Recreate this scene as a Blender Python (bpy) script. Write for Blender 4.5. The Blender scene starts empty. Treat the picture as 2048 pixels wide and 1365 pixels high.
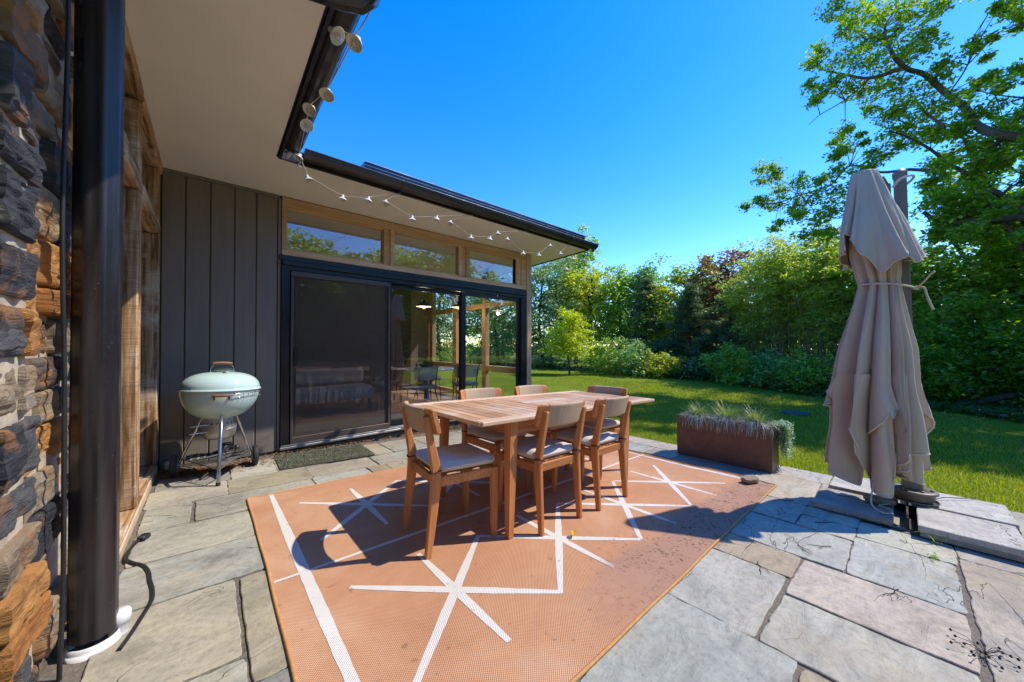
import bpy, math, random
import numpy as np
from mathutils import Matrix, Vector, noise as mnoise

C = bpy.context.scene.collection
PI = math.pi
SA, SB = -.0382, -.0197            # the patio falls away from the house

def pz(x, y): return SA * x + SB * y

_n = Vector((-SA, -SB, 1)).normalized()
_ex = Vector((1, 0, SA)).normalized()
_ey = _n.cross(_ex)
TILT = Matrix((_ex, _ey, _n)).transposed().to_4x4()

# ------------------------------------------------------------------ materials
def new_mat(name):
    m = bpy.data.materials.new(name); m.use_nodes = True
    nt = m.node_tree; nt.nodes.clear()
    out = nt.nodes.new('ShaderNodeOutputMaterial')
    return m, nt, out

class G:
    """small helper round a node tree"""
    def __init__(s, name):
        s.m, s.nt, s.out = new_mat(name)
        s.b = s.nt.nodes.new('ShaderNodeBsdfPrincipled')
        s.nt.links.new(s.b.outputs[0], s.out.inputs[0])
    def n(s, t, **kw):
        nd = s.nt.nodes.new('ShaderNode' + t)
        for k, v in kw.items():
            if k in nd.inputs.keys() if hasattr(nd.inputs, 'keys') else False:
                s.put(nd.inputs[k], v)
            else: setattr(nd, k, v)
        return nd
    def put(s, sock, v):
        if hasattr(v, 'is_output'): s.nt.links.new(v, sock)
        elif isinstance(v, (tuple, list)) and len(v) == 3 and sock.type == 'RGBA': sock.default_value = (*v, 1)
        else: sock.default_value = v
    def coords(s, scale=(1, 1, 1), rot=(0, 0, 0), kind='Object'):
        tc = s.n('TexCoord'); mp = s.n('Mapping')
        s.nt.links.new(tc.outputs[kind], mp.inputs['Vector'])
        mp.inputs['Scale'].default_value = scale; mp.inputs['Rotation'].default_value = rot
        return mp.outputs[0]
    def noise(s, vec, scale=5, detail=4, rough=.55, dist=0):
        nd = s.n('TexNoise'); s.put(nd.inputs['Vector'], vec)
        nd.inputs['Scale'].default_value = scale; nd.inputs['Detail'].default_value = detail
        nd.inputs['Roughness'].default_value = rough; nd.inputs['Distortion'].default_value = dist
        return nd.outputs['Fac']
    def ramp(s, fac, stops, interp='LINEAR'):
        nd = s.n('ValToRGB'); s.put(nd.inputs[0], fac); cr = nd.color_ramp; cr.interpolation = interp
        while len(cr.elements) > 1: cr.elements.remove(cr.elements[0])
        cr.elements[0].position = stops[0][0]; cr.elements[0].color = (*stops[0][1], 1)
        for p, c in stops[1:]:
            e = cr.elements.new(p); e.color = (*c, 1)
        return nd.outputs[0]
    def fr(s, fac, a, b, lo=0., hi=1.):
        nd = s.n('MapRange'); s.put(nd.inputs[0], fac)
        nd.inputs[1].default_value = a; nd.inputs[2].default_value = b
        nd.inputs[3].default_value = lo; nd.inputs[4].default_value = hi
        return nd.outputs[0]
    def math(s, op, a, b=0., c=None):
        nd = s.n('Math'); nd.operation = op; s.put(nd.inputs[0], a); s.put(nd.inputs[1], b)
        if c is not None: s.put(nd.inputs[2], c)
        return nd.outputs[0]
    def mix(s, fac, a, b, blend='MIX'):
        nd = s.n('MixRGB'); nd.blend_type = blend
        s.put(nd.inputs[0], fac); s.put(nd.inputs[1], a); s.put(nd.inputs[2], b)
        return nd.outputs[0]
    def bump(s, h, strength=.3, dist=.01, prev=None):
        nd = s.n('Bump'); s.put(nd.inputs['Height'], h)
        nd.inputs['Strength'].default_value = strength; nd.inputs['Distance'].default_value = dist
        if prev is not None: s.put(nd.inputs['Normal'], prev)
        s.nt.links.new(nd.outputs[0], s.b.inputs['Normal'])
        return nd.outputs[0]
    def col(s, v): s.put(s.b.inputs['Base Color'], v)
    def rough(s, v): s.put(s.b.inputs['Roughness'], v)
    def spec(s, v): s.b.inputs['Specular IOR Level'].default_value = v
    def metal(s, v): s.b.inputs['Metallic'].default_value = v

def plain(name, col, rough=.5, metal=0., var=.12, scale=6., bump=.05, spec=.5, bscale=40., stretch=(1, 1, 1)):
    g = G(name); v = g.coords(stretch)
    f = g.noise(v, scale, 5)
    lo = tuple(c * (1 - var) for c in col); hi = tuple(min(1, c * (1 + var)) for c in col)
    g.col(g.ramp(f, [(.3, lo), (.7, hi)])); g.rough(g.fr(f, .3, .7, max(0, rough - .08), min(1, rough + .08)))
    g.metal(metal); g.spec(spec)
    if bump: g.bump(g.noise(v, bscale, 4), bump, .004)
    return g.m

def wood(name, axis, c1, c2, c3, worn=None, rough=.55, gs=1.0, bump=.18):
    g = G(name)
    sc = [38 * gs, 38 * gs, 38 * gs]; sc[axis] = 2.2 * gs
    v = g.coords(tuple(sc)); f = g.noise(v, 1.0, 6, .62, .4)
    rw = gs == .9
    base = g.ramp(f, [(.37 if rw else .28, c1), (.5, c2), (.63 if rw else .72, c3)])
    isl = g.n('NewGeometry').outputs['Random Per Island']
    base = g.mix(1., base, g.ramp(isl, [(0, (.72, .70, .68)), (.5, (1, 1, 1)), (1, (1.2, 1.2, 1.2))]), 'MULTIPLY')
    if worn is not None:
        w = g.noise(g.coords(), 3.2, 5, .6)
        base = g.mix(g.fr(w, .5, .68, 0, .8), base, worn)
        if rw:
            sc2 = [5, 5, 5]; sc2[axis] = 170; k = g.noise(g.coords(tuple(sc2)), 1, 2); base = g.mix(g.fr(k, .5, .6, 0, .45), base, c1)
    g.col(base); g.rough(rough); g.bump(f, bump, .003); g.spec(.35)
    return g.m

def leaf_mat(name, cols, trans=.35, rough=.5, gloss=.06):
    m, nt, out = new_mat(name)
    L = nt.links.new
    geo = nt.nodes.new('ShaderNodeNewGeometry')
    cr = nt.nodes.new('ShaderNodeValToRGB'); L(geo.outputs['Random Per Island'], cr.inputs[0])
    while len(cr.color_ramp.elements) > 1: cr.color_ramp.elements.remove(cr.color_ramp.elements[0])
    k = len(cols)
    cr.color_ramp.elements[0].position = 0; cr.color_ramp.elements[0].color = (*cols[0], 1)
    for i, c in enumerate(cols[1:]):
        e = cr.color_ramp.elements.new((i + 1) / (k - 1)); e.color = (*c, 1)
    d = nt.nodes.new('ShaderNodeBsdfDiffuse'); L(cr.outputs[0], d.inputs[0])
    t = nt.nodes.new('ShaderNodeBsdfTranslucent')
    hs = nt.nodes.new('ShaderNodeHueSaturation'); L(cr.outputs[0], hs.inputs['Color'])
    hs.inputs['Hue'].default_value = .485; hs.inputs['Saturation'].default_value = 1.15; hs.inputs['Value'].default_value = 2.1
    L(hs.outputs[0], t.inputs[0])
    mx = nt.nodes.new('ShaderNodeMixShader'); mx.inputs[0].default_value = min(.55, trans + .12)
    L(d.outputs[0], mx.inputs[1]); L(t.outputs[0], mx.inputs[2])
    gl = nt.nodes.new('ShaderNodeBsdfGlossy'); gl.inputs['Roughness'].default_value = .42; gl.inputs[0].default_value = (.8, .85, .8, 1)
    m2 = nt.nodes.new('ShaderNodeMixShader'); m2.inputs[0].default_value = gloss
    L(mx.outputs[0], m2.inputs[1]); L(gl.outputs[0], m2.inputs[2]); L(m2.outputs[0], out.inputs[0])
    return m

def glass_mat(name, tint=(.82, .86, .84), boost=1.9, base=.035):
    m, nt, out = new_mat(name); L = nt.links.new
    t = nt.nodes.new('ShaderNodeBsdfTransparent'); t.inputs[0].default_value = (*tint, 1)
    g = nt.nodes.new('ShaderNodeBsdfGlossy'); g.inputs['Roughness'].default_value = 0.0
    g.inputs[0].default_value = (.95, .97, 1, 1)
    lw = nt.nodes.new('ShaderNodeLayerWeight'); lw.inputs[0].default_value = .5
    p5 = nt.nodes.new('ShaderNodeMath'); p5.operation = 'POWER'; L(lw.outputs['Facing'], p5.inputs[0]); p5.inputs[1].default_value = 5
    fz = nt.nodes.new('ShaderNodeMath'); fz.operation = 'MULTIPLY_ADD'; L(p5.outputs[0], fz.inputs[0]); fz.inputs[1].default_value = .96; fz.inputs[2].default_value = .04
    mm = nt.nodes.new('ShaderNodeMath'); mm.operation = 'MULTIPLY_ADD'; mm.use_clamp = True
    L(fz.outputs[0], mm.inputs[0]); mm.inputs[1].default_value = boost; mm.inputs[2].default_value = base
    mx = nt.nodes.new('ShaderNodeMixShader'); L(mm.outputs[0], mx.inputs[0])
    L(t.outputs[0], mx.inputs[1]); L(g.outputs[0], mx.inputs[2]); L(mx.outputs[0], out.inputs[0])
    return m

# ------------------------------------------------------------------ mesh building
class MB:
    def __init__(s): s.v = []; s.f = []; s.mi = []; s.sm = []; s.col = []
    def add(s, vs, fs, mi=0, smooth=False, col=None):
        o = len(s.v); s.v += [tuple(p) for p in vs]
        for f in fs: s.f.append(tuple(i + o for i in f)); s.mi.append(mi); s.sm.append(smooth); s.col.append(col)
        return s
    def box(s, x0, y0, z0, x1, y1, z1, c=.002, M=None, mi=0, col=None):
        """chamfered box"""
        lo = (min(x0, x1), min(y0, y1), min(z0, z1)); hi = (max(x0, x1), max(y0, y1), max(z0, z1))
        c = min(c, *(.45 * (hi[i] - lo[i]) for i in range(3)))
        V = []; idx = {}
        for cx in (0, 1):
            for cy in (0, 1):
                for cz in (0, 1):
                    for ax in range(3):
                        p = []
                        for i, s_ in enumerate((cx, cy, cz)):
                            inset = 0 if i == ax else c
                            p.append(hi[i] - inset if s_ else lo[i] + inset)
                        idx[(cx, cy, cz, ax)] = len(V); V.append(p)
        F = []
        for ax in range(3):
            a, b = [i for i in range(3) if i != ax]
            for sd in (0, 1):
                q = []
                for u, w in ((0, 0), (1, 0), (1, 1), (0, 1)):
                    k = [0, 0, 0]; k[ax] = sd; k[a] = u; k[b] = w
                    q.append(idx[(*k, ax)])
                F.append(q)
        for ax in range(3):
            a, b = [i for i in range(3) if i != ax]
            for u in (0, 1):
                for w in (0, 1):
                    k0 = [0, 0, 0]; k0[a] = u; k0[b] = w; k1 = list(k0); k1[ax] = 1
                    F.append([idx[(*k0, a)], idx[(*k1, a)], idx[(*k1, b)], idx[(*k0, b)]])
        for cx in (0, 1):
            for cy in (0, 1):
                for cz in (0, 1): F.append([idx[(cx, cy, cz, i)] for i in range(3)])
        if M is not None: V = [M @ Vector(p) for p in V]
        return s.add(V, F, mi, False, col)
    def tube(s, path, r, n=10, mi=0, cap=True, smooth=True, prof=None, col=None):
        P = [Vector(p) for p in path]; k = len(P)
        R = r if isinstance(r, (list, tuple)) else [r] * k
        V = []; F = []; up = None
        for i, p in enumerate(P):
            d = (P[min(i + 1, k - 1)] - P[max(i - 1, 0)])
            if d.length < 1e-9: d = Vector((0, 0, 1))
            d.normalize()
            if up is None:
                up = Vector((0, 0, 1)) if abs(d.z) < .9 else Vector((1, 0, 0))
            a = up - d * up.dot(d)
            if a.length < 1e-6: a = d.orthogonal()
            a.normalize(); b = d.cross(a); up = a
            for j in range(n):
                t = 2 * PI * j / n; q = R[i] * (prof(t) if prof else 1)
                V.append(p + a * (math.cos(t) * q) + b * (math.sin(t) * q))
        for i in range(k - 1):
            for j in range(n):
                F.append((i * n + j, i * n + (j + 1) % n, (i + 1) * n + (j + 1) % n, (i + 1) * n + j))
        s.add(V, F, mi, smooth, col)
        if cap:
            s.add(V[:n], [tuple(range(n))[::-1]], mi, False, col); s.add(V[-n:], [tuple(range(n))], mi, False, col)
        return s
    def lathe(s, prof, n=32, M=None, mi=0, smooth=True, sx=1, sy=1):
        V = []; F = []
        for r, z in prof:
            for j in range(n):
                t = 2 * PI * j / n; V.append(Vector((r * math.cos(t) * sx, r * math.sin(t) * sy, z)))
        for i in range(len(prof) - 1):
            for j in range(n):
                F.append((i * n + j, i * n + (j + 1) % n, (i + 1) * n + (j + 1) % n, (i + 1) * n + j))
        if M is not None: V = [M @ p for p in V]
        return s.add(V, F, mi, smooth)
    def prism(s, pts, z0, z1, mi=0, M=None, col=None):
        n = len(pts); V = [Vector((*p, z0)) for p in pts] + [Vector((*p, z1)) for p in pts]
        F = [tuple(range(n))[::-1], tuple(range(n, 2 * n))] + [(i, (i + 1) % n, n + (i + 1) % n, n + i) for i in range(n)]
        if M is not None: V = [M @ p for p in V]
        return s.add(V, F, mi, False, col)
    def grid(s, fn, nu, nv, mi=0, smooth=True, closed=False):
        V = [fn(i / (nu if closed else nu - 1), j / (nv - 1)) for j in range(nv) for i in range(nu)]
        F = []
        for j in range(nv - 1):
            for i in range(nu if closed else nu - 1):
                a = j * nu + i; b = j * nu + (i + 1) % nu
                F.append((a, b, b + nu, a + nu))
        return s.add(V, F, mi, smooth)
    def build(s, name, mats, parent=None, world=False):
        me = bpy.data.meshes.new(name)
        V = s.v
        if world and parent is not None:
            I = parent.matrix_basis.inverted(); V = [I @ Vector(p) for p in V]
        me.from_pydata([tuple(p) for p in V], [], s.f)
        for m in (mats if isinstance(mats, (list, tuple)) else [mats]): me.materials.append(m)
        me.polygons.foreach_set('material_index', s.mi); me.polygons.foreach_set('use_smooth', s.sm)
        if any(c is not None for c in s.col):
            at = me.color_attributes.new('Col', 'FLOAT_COLOR', 'CORNER')
            buf = []
            for f, c in zip(s.f, s.col): buf += [*(c or (.3, .3, .3)), 1.] * len(f)
            at.data.foreach_set('color', buf)
        me.update()
        import bmesh
        bm = bmesh.new(); bm.from_mesh(me); bmesh.ops.recalc_face_normals(bm, faces=bm.faces); bm.to_mesh(me); bm.free()
        o = bpy.data.objects.new(name, me); C.objects.link(o)
        if parent is not None: o.parent = parent
        return o

def tag(o, label=None, cat=None, group=None, kind=None):
    if label: o['label'] = label
    if cat: o['category'] = cat
    if group: o['group'] = group
    if kind: o['kind'] = kind
    return o

def thing(name, label, cat, loc=(0, 0, 0), rot=0., group=None, tilt=False, scale=1.):
    o = bpy.data.objects.new(name, None); C.objects.link(o); o.empty_display_size = .1
    M = Matrix.Translation(loc) @ (TILT if tilt else Matrix()) @ Matrix.Rotation(rot, 4, 'Z') @ Matrix.Scale(scale, 4)
    o.matrix_basis = M
    return tag(o, label, cat, group)

def on_patio(name, label, cat, x, y, rot=0., group=None, h=0., scale=1.):
    return thing(name, label, cat, (x, y, pz(x, y) + h), rot, group, True, scale)

def copy_tree(o, parent=None):
    c = o.copy(); C.objects.link(c)
    if parent is not None: c.parent = parent
    for ch in [x for x in o.children]: copy_tree(ch, c)
    return c

def raw_mesh(name, V, k, mat, parent=None):
    """V: (n*k,3) array, n faces of k corners each, nothing shared"""
    n = len(V) // k
    me = bpy.data.meshes.new(name)
    me.vertices.add(n * k); me.vertices.foreach_set('co', np.ascontiguousarray(V, dtype=np.float32).ravel())
    me.loops.add(n * k); me.loops.foreach_set('vertex_index', np.arange(n * k, dtype=np.int32))
    me.polygons.add(n); me.polygons.foreach_set('loop_start', np.arange(0, n * k, k, dtype=np.int32))
    me.update(calc_edges=True); me.materials.append(mat)
    o = bpy.data.objects.new(name, me); C.objects.link(o)
    if parent is not None: o.parent = parent
    return o

def unit(a): return a / np.maximum(np.linalg.norm(a, axis=1, keepdims=True), 1e-9)

def leaf_quads(P, size, rng, up=.5, aspect=.5, axis=None, jit=.35, droop=0.):
    n = len(P)
    nrm = rng.normal(size=(n, 3)); nrm[:, 2] = np.abs(nrm[:, 2]) + up * 2; nrm = unit(nrm)
    a = rng.normal(size=(n, 3)) if axis is None else axis + rng.normal(size=(n, 3)) * jit
    a[:, 2] -= droop
    a = unit(a - nrm * np.sum(a * nrm, 1, keepdims=True)); b = np.cross(nrm, a)
    L = (size * rng.uniform(.65, 1.3, n))[:, None]
    W = L * aspect
    V = np.empty((n, 4, 3))
    V[:, 0] = P - a * L * .5; V[:, 1] = P + b * W * .5 - a * L * .05; V[:, 2] = P + a * L * .5; V[:, 3] = P - b * W * .5 - a * L * .05
    return V.reshape(-1, 3)

# ------------------------------------------------------------------ material library
TEAK = [wood('teak_' + 'xyz'[a], a, (.40, .145, .042), (.52, .205, .066), (.62, .28, .105), bump=.12) for a in range(3)]
TOPX = wood('teak_top_x', 0, (.50, .30, .17), (.64, .43, .27), (.72, .55, .41), (.70, .61, .50))
TOPY = wood('teak_top_y', 1, (.40, .205, .10), (.53, .30, .16), (.63, .41, .25), (.60, .48, .36))
CEDAR = [wood('cedar_' + 'xyz'[a], a, (.52, .31, .155), (.66, .43, .24), (.75, .54, .34), gs=.6) for a in range(3)]
ROUGHW = [wood('rough_sawn_' + 'xyz'[a], a, (.17, .085, .032), (.46, .27, .13), (.70, .50, .31), (.78, .68, .54), rough=.85, gs=.9, bump=1.) for a in range(3)]

def m_rope():
    g = G('woven_rope'); v = g.coords((1, 1, 1)); sx = g.n('SeparateXYZ'); g.put(sx.inputs[0], v)
    w = g.math('SINE', g.math('MULTIPLY', sx.outputs[0], 2 * PI / .0062))
    f = g.noise(g.coords((90, 4, 4)), 1, 3)
    g.col(g.mix(.45, g.ramp(f, [(.3, (.44, .31, .19)), (.7, (.66, .50, .34))]), g.ramp(w, [(0, (.32, .22, .13)), (.6, (.62, .47, .32))])))
    g.rough(.85); g.bump(w, .5, .002); return g.m
ROPE = m_rope()

def m_fabric(name, c1, c2, wv=900, sc=3.):
    g = G(name); v = g.coords(); f = g.noise(v, sc, 5, .6)
    w = g.noise(g.coords((1, 1, 1)), wv * .4, 2)
    g.col(g.mix(.25, g.ramp(f, [(.32, c1), (.68, c2)]), g.ramp(w, [(.3, c1), (.7, c2)]))); g.rough(.9); g.spec(.15)
    nb = g.bump(g.noise(v, 14, 4), .25, .01); g.bump(g.noise(g.coords((16, 16, 2.2)), 1, 5, .6, 1.5), .5, .012, nb); g.b.inputs['Sheen Weight'].default_value = .2
    return g.m
CUSHION = m_fabric('faded_cushion', (.50, .455, .395), (.68, .63, .56))
CANVAS = m_fabric('taupe_canvas', (.52, .40, .275), (.63, .50, .365), sc=1.6)
CANVAS_EDGE = plain('canvas_binding', (.58, .47, .35), .8)
STRAP = plain('dark_strap', (.035, .028, .024), .7)

BLACK = plain('black_aluminium', (.012, .011, .0115), .28, 0, .2, 9, .03, .6)
def m_dusty(name, c, rough):
    g = G(name); v = g.coords(); f = g.noise(v, 3, 5, .6); s = g.noise(v, 130, 2); st = g.noise(g.coords((9, 9, .7)), 2, 4)
    b = g.ramp(f, [(.3, tuple(k * .8 for k in c)), (.7, tuple(k * 1.3 for k in c))])
    b = g.mix(g.fr(st, .5, .72, 0, .22), b, (.13, .115, .10)); b = g.mix(g.fr(s, .71, .75, 0, .4), b, (.30, .28, .25))
    g.col(b); g.rough(g.fr(st, .35, .7, rough, rough + .22)); g.spec(.6); return g.m
BRONZE = m_dusty('dark_gutter', (.024, .018, .017), .28)
DOORBLK = plain('door_black', (.013, .013, .016), .35, 0, .25, 5, .04)
TRACK = plain('aluminium_track', (.42, .43, .45), .35, .8)
CHROME = plain('steel', (.55, .55, .54), .25, .95, .1)
CHROMEB = plain('blued_steel', (.36, .42, .48), .28, .9, .1)
ENAMEL = plain('mint_enamel', (.51, .68, .655), .12, 0, .03, 3, 0, .6)
ALUM = plain('dull_aluminium', (.44, .43, .41), .45, .85, .15)
RUBBER = plain('black_rubber', (.02, .02, .021), .7)
GRIP = plain('wood_grip', (.26, .125, .06), .55, 0, .25, 20, .1)
PVC = plain('white_pvc', (.78, .78, .78), .35, 0, .03)
WHITE = plain('white_lamp_metal', (.66, .63, .57), .5, 0, .1)
CORD = plain('pale_cord', (.5, .45, .36), .8)
CABLE = plain('black_cable', (.018, .018, .02), .5)
SOFFIT = plain('soffit_paint', (.87, .82, .74), .75, 0, .06, 1.1, .04, .25, 9)
SIDING = plain('charcoal_siding', (.215, .188, .155), .62, 0, .1, 2.2, .12, .35, 30, (6, 6, .8))
POLE = plain('taupe_pole', (.17, .145, .12), .45, 0, .1, 8, .05)
BASEMETAL = plain('umbrella_base', (.05, .045, .04), .5, .3)
GLASS = glass_mat('window_glass', (.92, .94, .93), 2.6, .05)
BULBGLASS = glass_mat('bulb_glass', (.9, .88, .84), 1.2, .06)

def m_corten():
    g = G('weathered_steel'); f = g.noise(g.coords(), 5, 6, .62, .6)
    s = g.noise(g.coords((.6, 1.2, 5)), 2.2, 5)
    c = g.ramp(f, [(.28, (.105, .055, .038)), (.55, (.18, .095, .064)), (.75, (.25, .135, .09))])
    g.col(g.mix(g.fr(s, .35, .7, 0, .45), c, (.10, .058, .048))); g.rough(g.fr(f, .3, .7, .38, .62)); g.metal(.25); g.bump(f, .08, .004)
    return g.m
CORTEN = m_corten()

def m_slab():
    g = G('bluestone'); at = g.n('VertexColor'); at.layer_name = 'Col'; base = at.outputs[0]
    isl = g.n('NewGeometry')
    v = g.coords()
    big = g.noise(v, 1.6, 5, .62, .8); fine = g.noise(v, 34, 7, .7); cl = g.noise(g.coords((1.0, 2.3, 1), (0, 0, .5)), 3.2, 7, .62, 1.2)
    c = g.mix(1., base, g.ramp(big, [(.25, (.70, .71, .74)), (.5, (1, 1, 1)), (.75, (1.22, 1.14, 1.02))]), 'MULTIPLY')
    c = g.mix(1., c, g.ramp(cl, [(.3, (.80, .79, .78)), (.52, (1.02, 1.02, 1.02)), (.72, (1.14, 1.13, 1.12))]), 'MULTIPLY')
    c = g.mix(1., c, g.ramp(fine, [(.28, (.70, .70, .69)), (.5, (1, 1, 1)), (.7, (1.12, 1.12, 1.12))]), 'MULTIPLY')
    # rust-brown blooms and dark weather stains
    st = g.noise(v, .9, 4, .6, .5)
    c = g.mix(g.fr(st, .53, .68, 0, .55), c, (.34, .26, .165))
    dk = g.noise(g.coords((1, 1, 1), (0, 0, 1)), 2.3, 6, .7, 1)
    c = g.mix(g.fr(dk, .56, .72, 0, .6), c, (.14, .12, .095))
    # hairline cracks along cleft layers
    cr = g.noise(g.coords((.7, 1.6, 1), (0, 0, .35)), 1.5, 4, .5, .8)
    line = g.fr(g.math('ABSOLUTE', g.math('SUBTRACT', cr, .5)), .001, .0034, 1, 0)
    msk = g.fr(g.noise(v, 1.1, 2), .49, .56, 0, 1)
    line = g.math('MULTIPLY', line, msk)
    c = g.mix(g.math('MULTIPLY', line, .5), c, (.09, .08, .07))
    sp = g.noise(v, 95, 2)
    c = g.mix(g.fr(sp, .70, .74, 0, .55), c, (.08, .065, .05))
    g.col(c); g.rough(.72); g.spec(.3)
    h = g.math('ADD', g.math('MULTIPLY', cl, 1.0), g.math('MULTIPLY', fine, .25))
    h = g.math('SUBTRACT', h, g.math('MULTIPLY', line, .6))
    g.bump(h, .95, .014)
    return g.m
SLABM = m_slab()

def m_joint():
    g = G('joint_grit'); v = g.coords(); f = g.noise(v, 60, 5, .7); b = g.noise(v, 2.5, 4)
    c = g.ramp(f, [(.3, (.07, .058, .048)), (.5, (.14, .118, .096)), (.7, (.26, .22, .18))])
    g.col(g.mix(g.fr(b, .4, .65, 0, .5), c, (.21, .17, .125))); g.rough(.95); g.bump(f, .9, .01); return g.m
JOINT = m_joint()

def m_rug(white=False):
    g = G('rug_white_stripe' if white else 'rug_weave'); v = g.coords(); sx = g.n('SeparateXYZ'); g.put(sx.inputs[0], v)
    X, Y = sx.outputs[0], sx.outputs[1]
    p = .0105
    a = g.math('SINE', g.math('MULTIPLY', X, 2 * PI / p)); b = g.math('SINE', g.math('MULTIPLY', Y, 2 * PI / p))
    w = g.math('MULTIPLY', a, b)
    big = g.noise(v, 1.3, 6, .68, .6)
    if white:
        base = g.ramp(big, [(.3, (.66, .63, .57)), (.7, (.78, .76, .71))]); dark = (.42, .36, .30)
        base = g.mix(g.fr(w, .1, .8, 0, .55), base, dark)
    else:
        base = g.ramp(big, [(.30, (.47, .24, .125)), (.5, (.57, .315, .175)), (.70, (.66, .42, .265))])
        base = g.mix(g.fr(w, 0., .75, 0, .8), base, (.33, .125, .055))
        base = g.mix(g.fr(w, -.2, -.9, 0, .35), base, (.70, .42, .27))
    # worn, dirty strip along the near long side
    wob = g.math('ADD', Y, g.math('MULTIPLY', g.noise(v, 1.7, 3), .35))
    strip = g.math('MULTIPLY', g.fr(wob, -.80, -.86, 0, 1), g.fr(X, -.9, -.4, 0, 1))
    base = g.mix(g.math('MULTIPLY', strip, .6), base, (.36, .225, .175))
    zone = g.math('MULTIPLY', g.fr(wob, -.62, -.95, 0, 1), g.fr(X, -1.0, .1, .0, 1))
    sp = g.noise(v, 48, 4, .65); sp2 = g.noise(g.coords((1, 1.4, 1)), 7, 6, .72)
    spots = g.math('MULTIPLY', zone, g.math('MULTIPLY', g.fr(sp, .52, .62, 0, 1), g.fr(sp2, .42, .60, .08, 1)))
    base = g.mix(g.math('MULTIPLY', spots, .95), base, (.045, .025, .02))
    spb = g.noise(v, 17, 3)
    base = g.mix(g.fr(spb, .66, .72, 0, .5), base, (.22, .10, .06))
    g.col(base); g.rough(.9); g.spec(.12); g.bump(w, .6, .0025); return g.m
RUG = m_rug(); RUGW = m_rug(True)
RUGEDGE = plain('rug_binding', (.50, .25, .085), .85, 0, .2, 60, .3)

def m_lawn():
    g = G('lawn_soil'); v = g.coords(); a = g.noise(v, .6, 5, .6); f = g.noise(v, 9, 6, .7); ff = g.noise(g.coords((1, 1, .2)), 60, 4, .7)
    c = g.ramp(a, [(.3, (.14, .20, .014)), (.55, (.195, .25, .018)), (.75, (.24, .275, .028))])
    c = g.mix(1., c, g.ramp(f, [(.25, (.55, .6, .5)), (.5, (1, 1, 1)), (.75, (1.3, 1.2, 1.1))]), 'MULTIPLY')
    c = g.mix(1., c, g.ramp(ff, [(.25, (.45, .5, .4)), (.6, (1.15, 1.15, 1.1))]), 'MULTIPLY')
    sx = g.n('SeparateXYZ'); g.put(sx.inputs[0], g.coords((1, 1, 1), (0, 0, -.35)))
    mow = g.math('SINE', g.math('MULTIPLY', sx.outputs[1], 2 * PI / 2.2))
    c = g.mix(g.fr(mow, -.3, .3, 0, .25), c, (.20, .27, .03))
    g.col(c); g.rough(.95); g.spec(.1); g.bump(g.math('ADD', f, ff), .9, .04); return g.m
LAWN = m_lawn()

def m_stone():
    g = G('ledge_stone'); at = g.n('VertexColor'); at.layer_name = 'Col'; v = g.coords()
    f = g.noise(g.coords((1, 1, 3.2)), 9, 7, .68, .8); b = g.noise(v, 6, 5, .6, .5)
    c = g.mix(1., at.outputs[0], g.ramp(f, [(.25, (.32, .32, .34)), (.48, (.95, .95, .95)), (.75, (1.45, 1.4, 1.3))]), 'MULTIPLY')
    c = g.mix(g.fr(b, .52, .64, 0, .7), c, (.36, .165, .05))
    w = g.noise(g.coords((1, 1, 2)), 16, 5, .7)
    c = g.mix(g.fr(w, .60, .70, 0, .35), c, (.46, .42, .36))
    g.col(c); g.rough(.85); g.spec(.3); g.bump(f, 1., .02); return g.m
STONE = m_stone()
MORTAR = plain('mortar', (.48, .40, .29), .95, 0, .25, 14, .8, .2, 55)
INNER = plain('interior_wall', (.20, .16, .125), .8, 0, .1)
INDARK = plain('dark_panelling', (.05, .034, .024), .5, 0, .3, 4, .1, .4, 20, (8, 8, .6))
FLOORW = wood('interior_floor', 0, (.30, .17, .085), (.38, .23, .12), (.45, .29, .17), gs=.4, rough=.35)
ROOFM = plain('roof_metal', (.030, .030, .034), .35, .3, .15)
PANELM = plain('solar_glass', (.012, .014, .02), .12, 0, .1, 3, 0, .7)
GREYLAM = plain('grey_plastic', (.36, .36, .35), .5)
CONCRETE = plain('ledge_concrete', (.52, .41, .29), .9, 0, .2, 7, .5, .2, 45)
DIRT = plain('dirt', (.11, .075, .045), .95, 0, .4, 25, .9, .1, 60)

# ------------------------------------------------------------------ ground
def lawn_z(x, y):
    yy = max(-2., min(5., y)); return -.195 - .0197 * yy * max(0., min(1., 1 - (x - 4.75) / 4)) - (.03 if x > 4.74 else 0)

def build_lawn():
    xs = np.unique(np.round(np.concatenate([np.linspace(-60, -8, 8), np.linspace(-6, 4.5, 8), [4.735, 4.745], np.linspace(5, 16, 34), np.linspace(18, 120, 14)]), 3))
    ys = np.unique(np.round(np.concatenate([np.linspace(-80, -12, 10), np.linspace(-10, 18, 50), np.linspace(20, 120, 14), [-4.02, -4.0]]), 3))
    V = []; F = []
    for y in ys:
        for x in xs:
            z = lawn_z(x, y)
            if x < 4.74 and y > -4.01: z = -.9
            elif x > 5: z += .035 * mnoise.noise(Vector((x * .35, y * .35, 0))) * min(1, (x - 5) / 2)
            V.append((x, y, z))
    nx = len(xs)
    for j in range(len(ys) - 1):
        for i in range(nx - 1): F.append((j * nx + i, j * nx + i + 1, (j + 1) * nx + i + 1, (j + 1) * nx + i))
    mb = MB(); mb.add(V, F, 0, True); o = mb.build('ground', LAWN); tag(o, kind='structure')
build_lawn()

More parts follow.
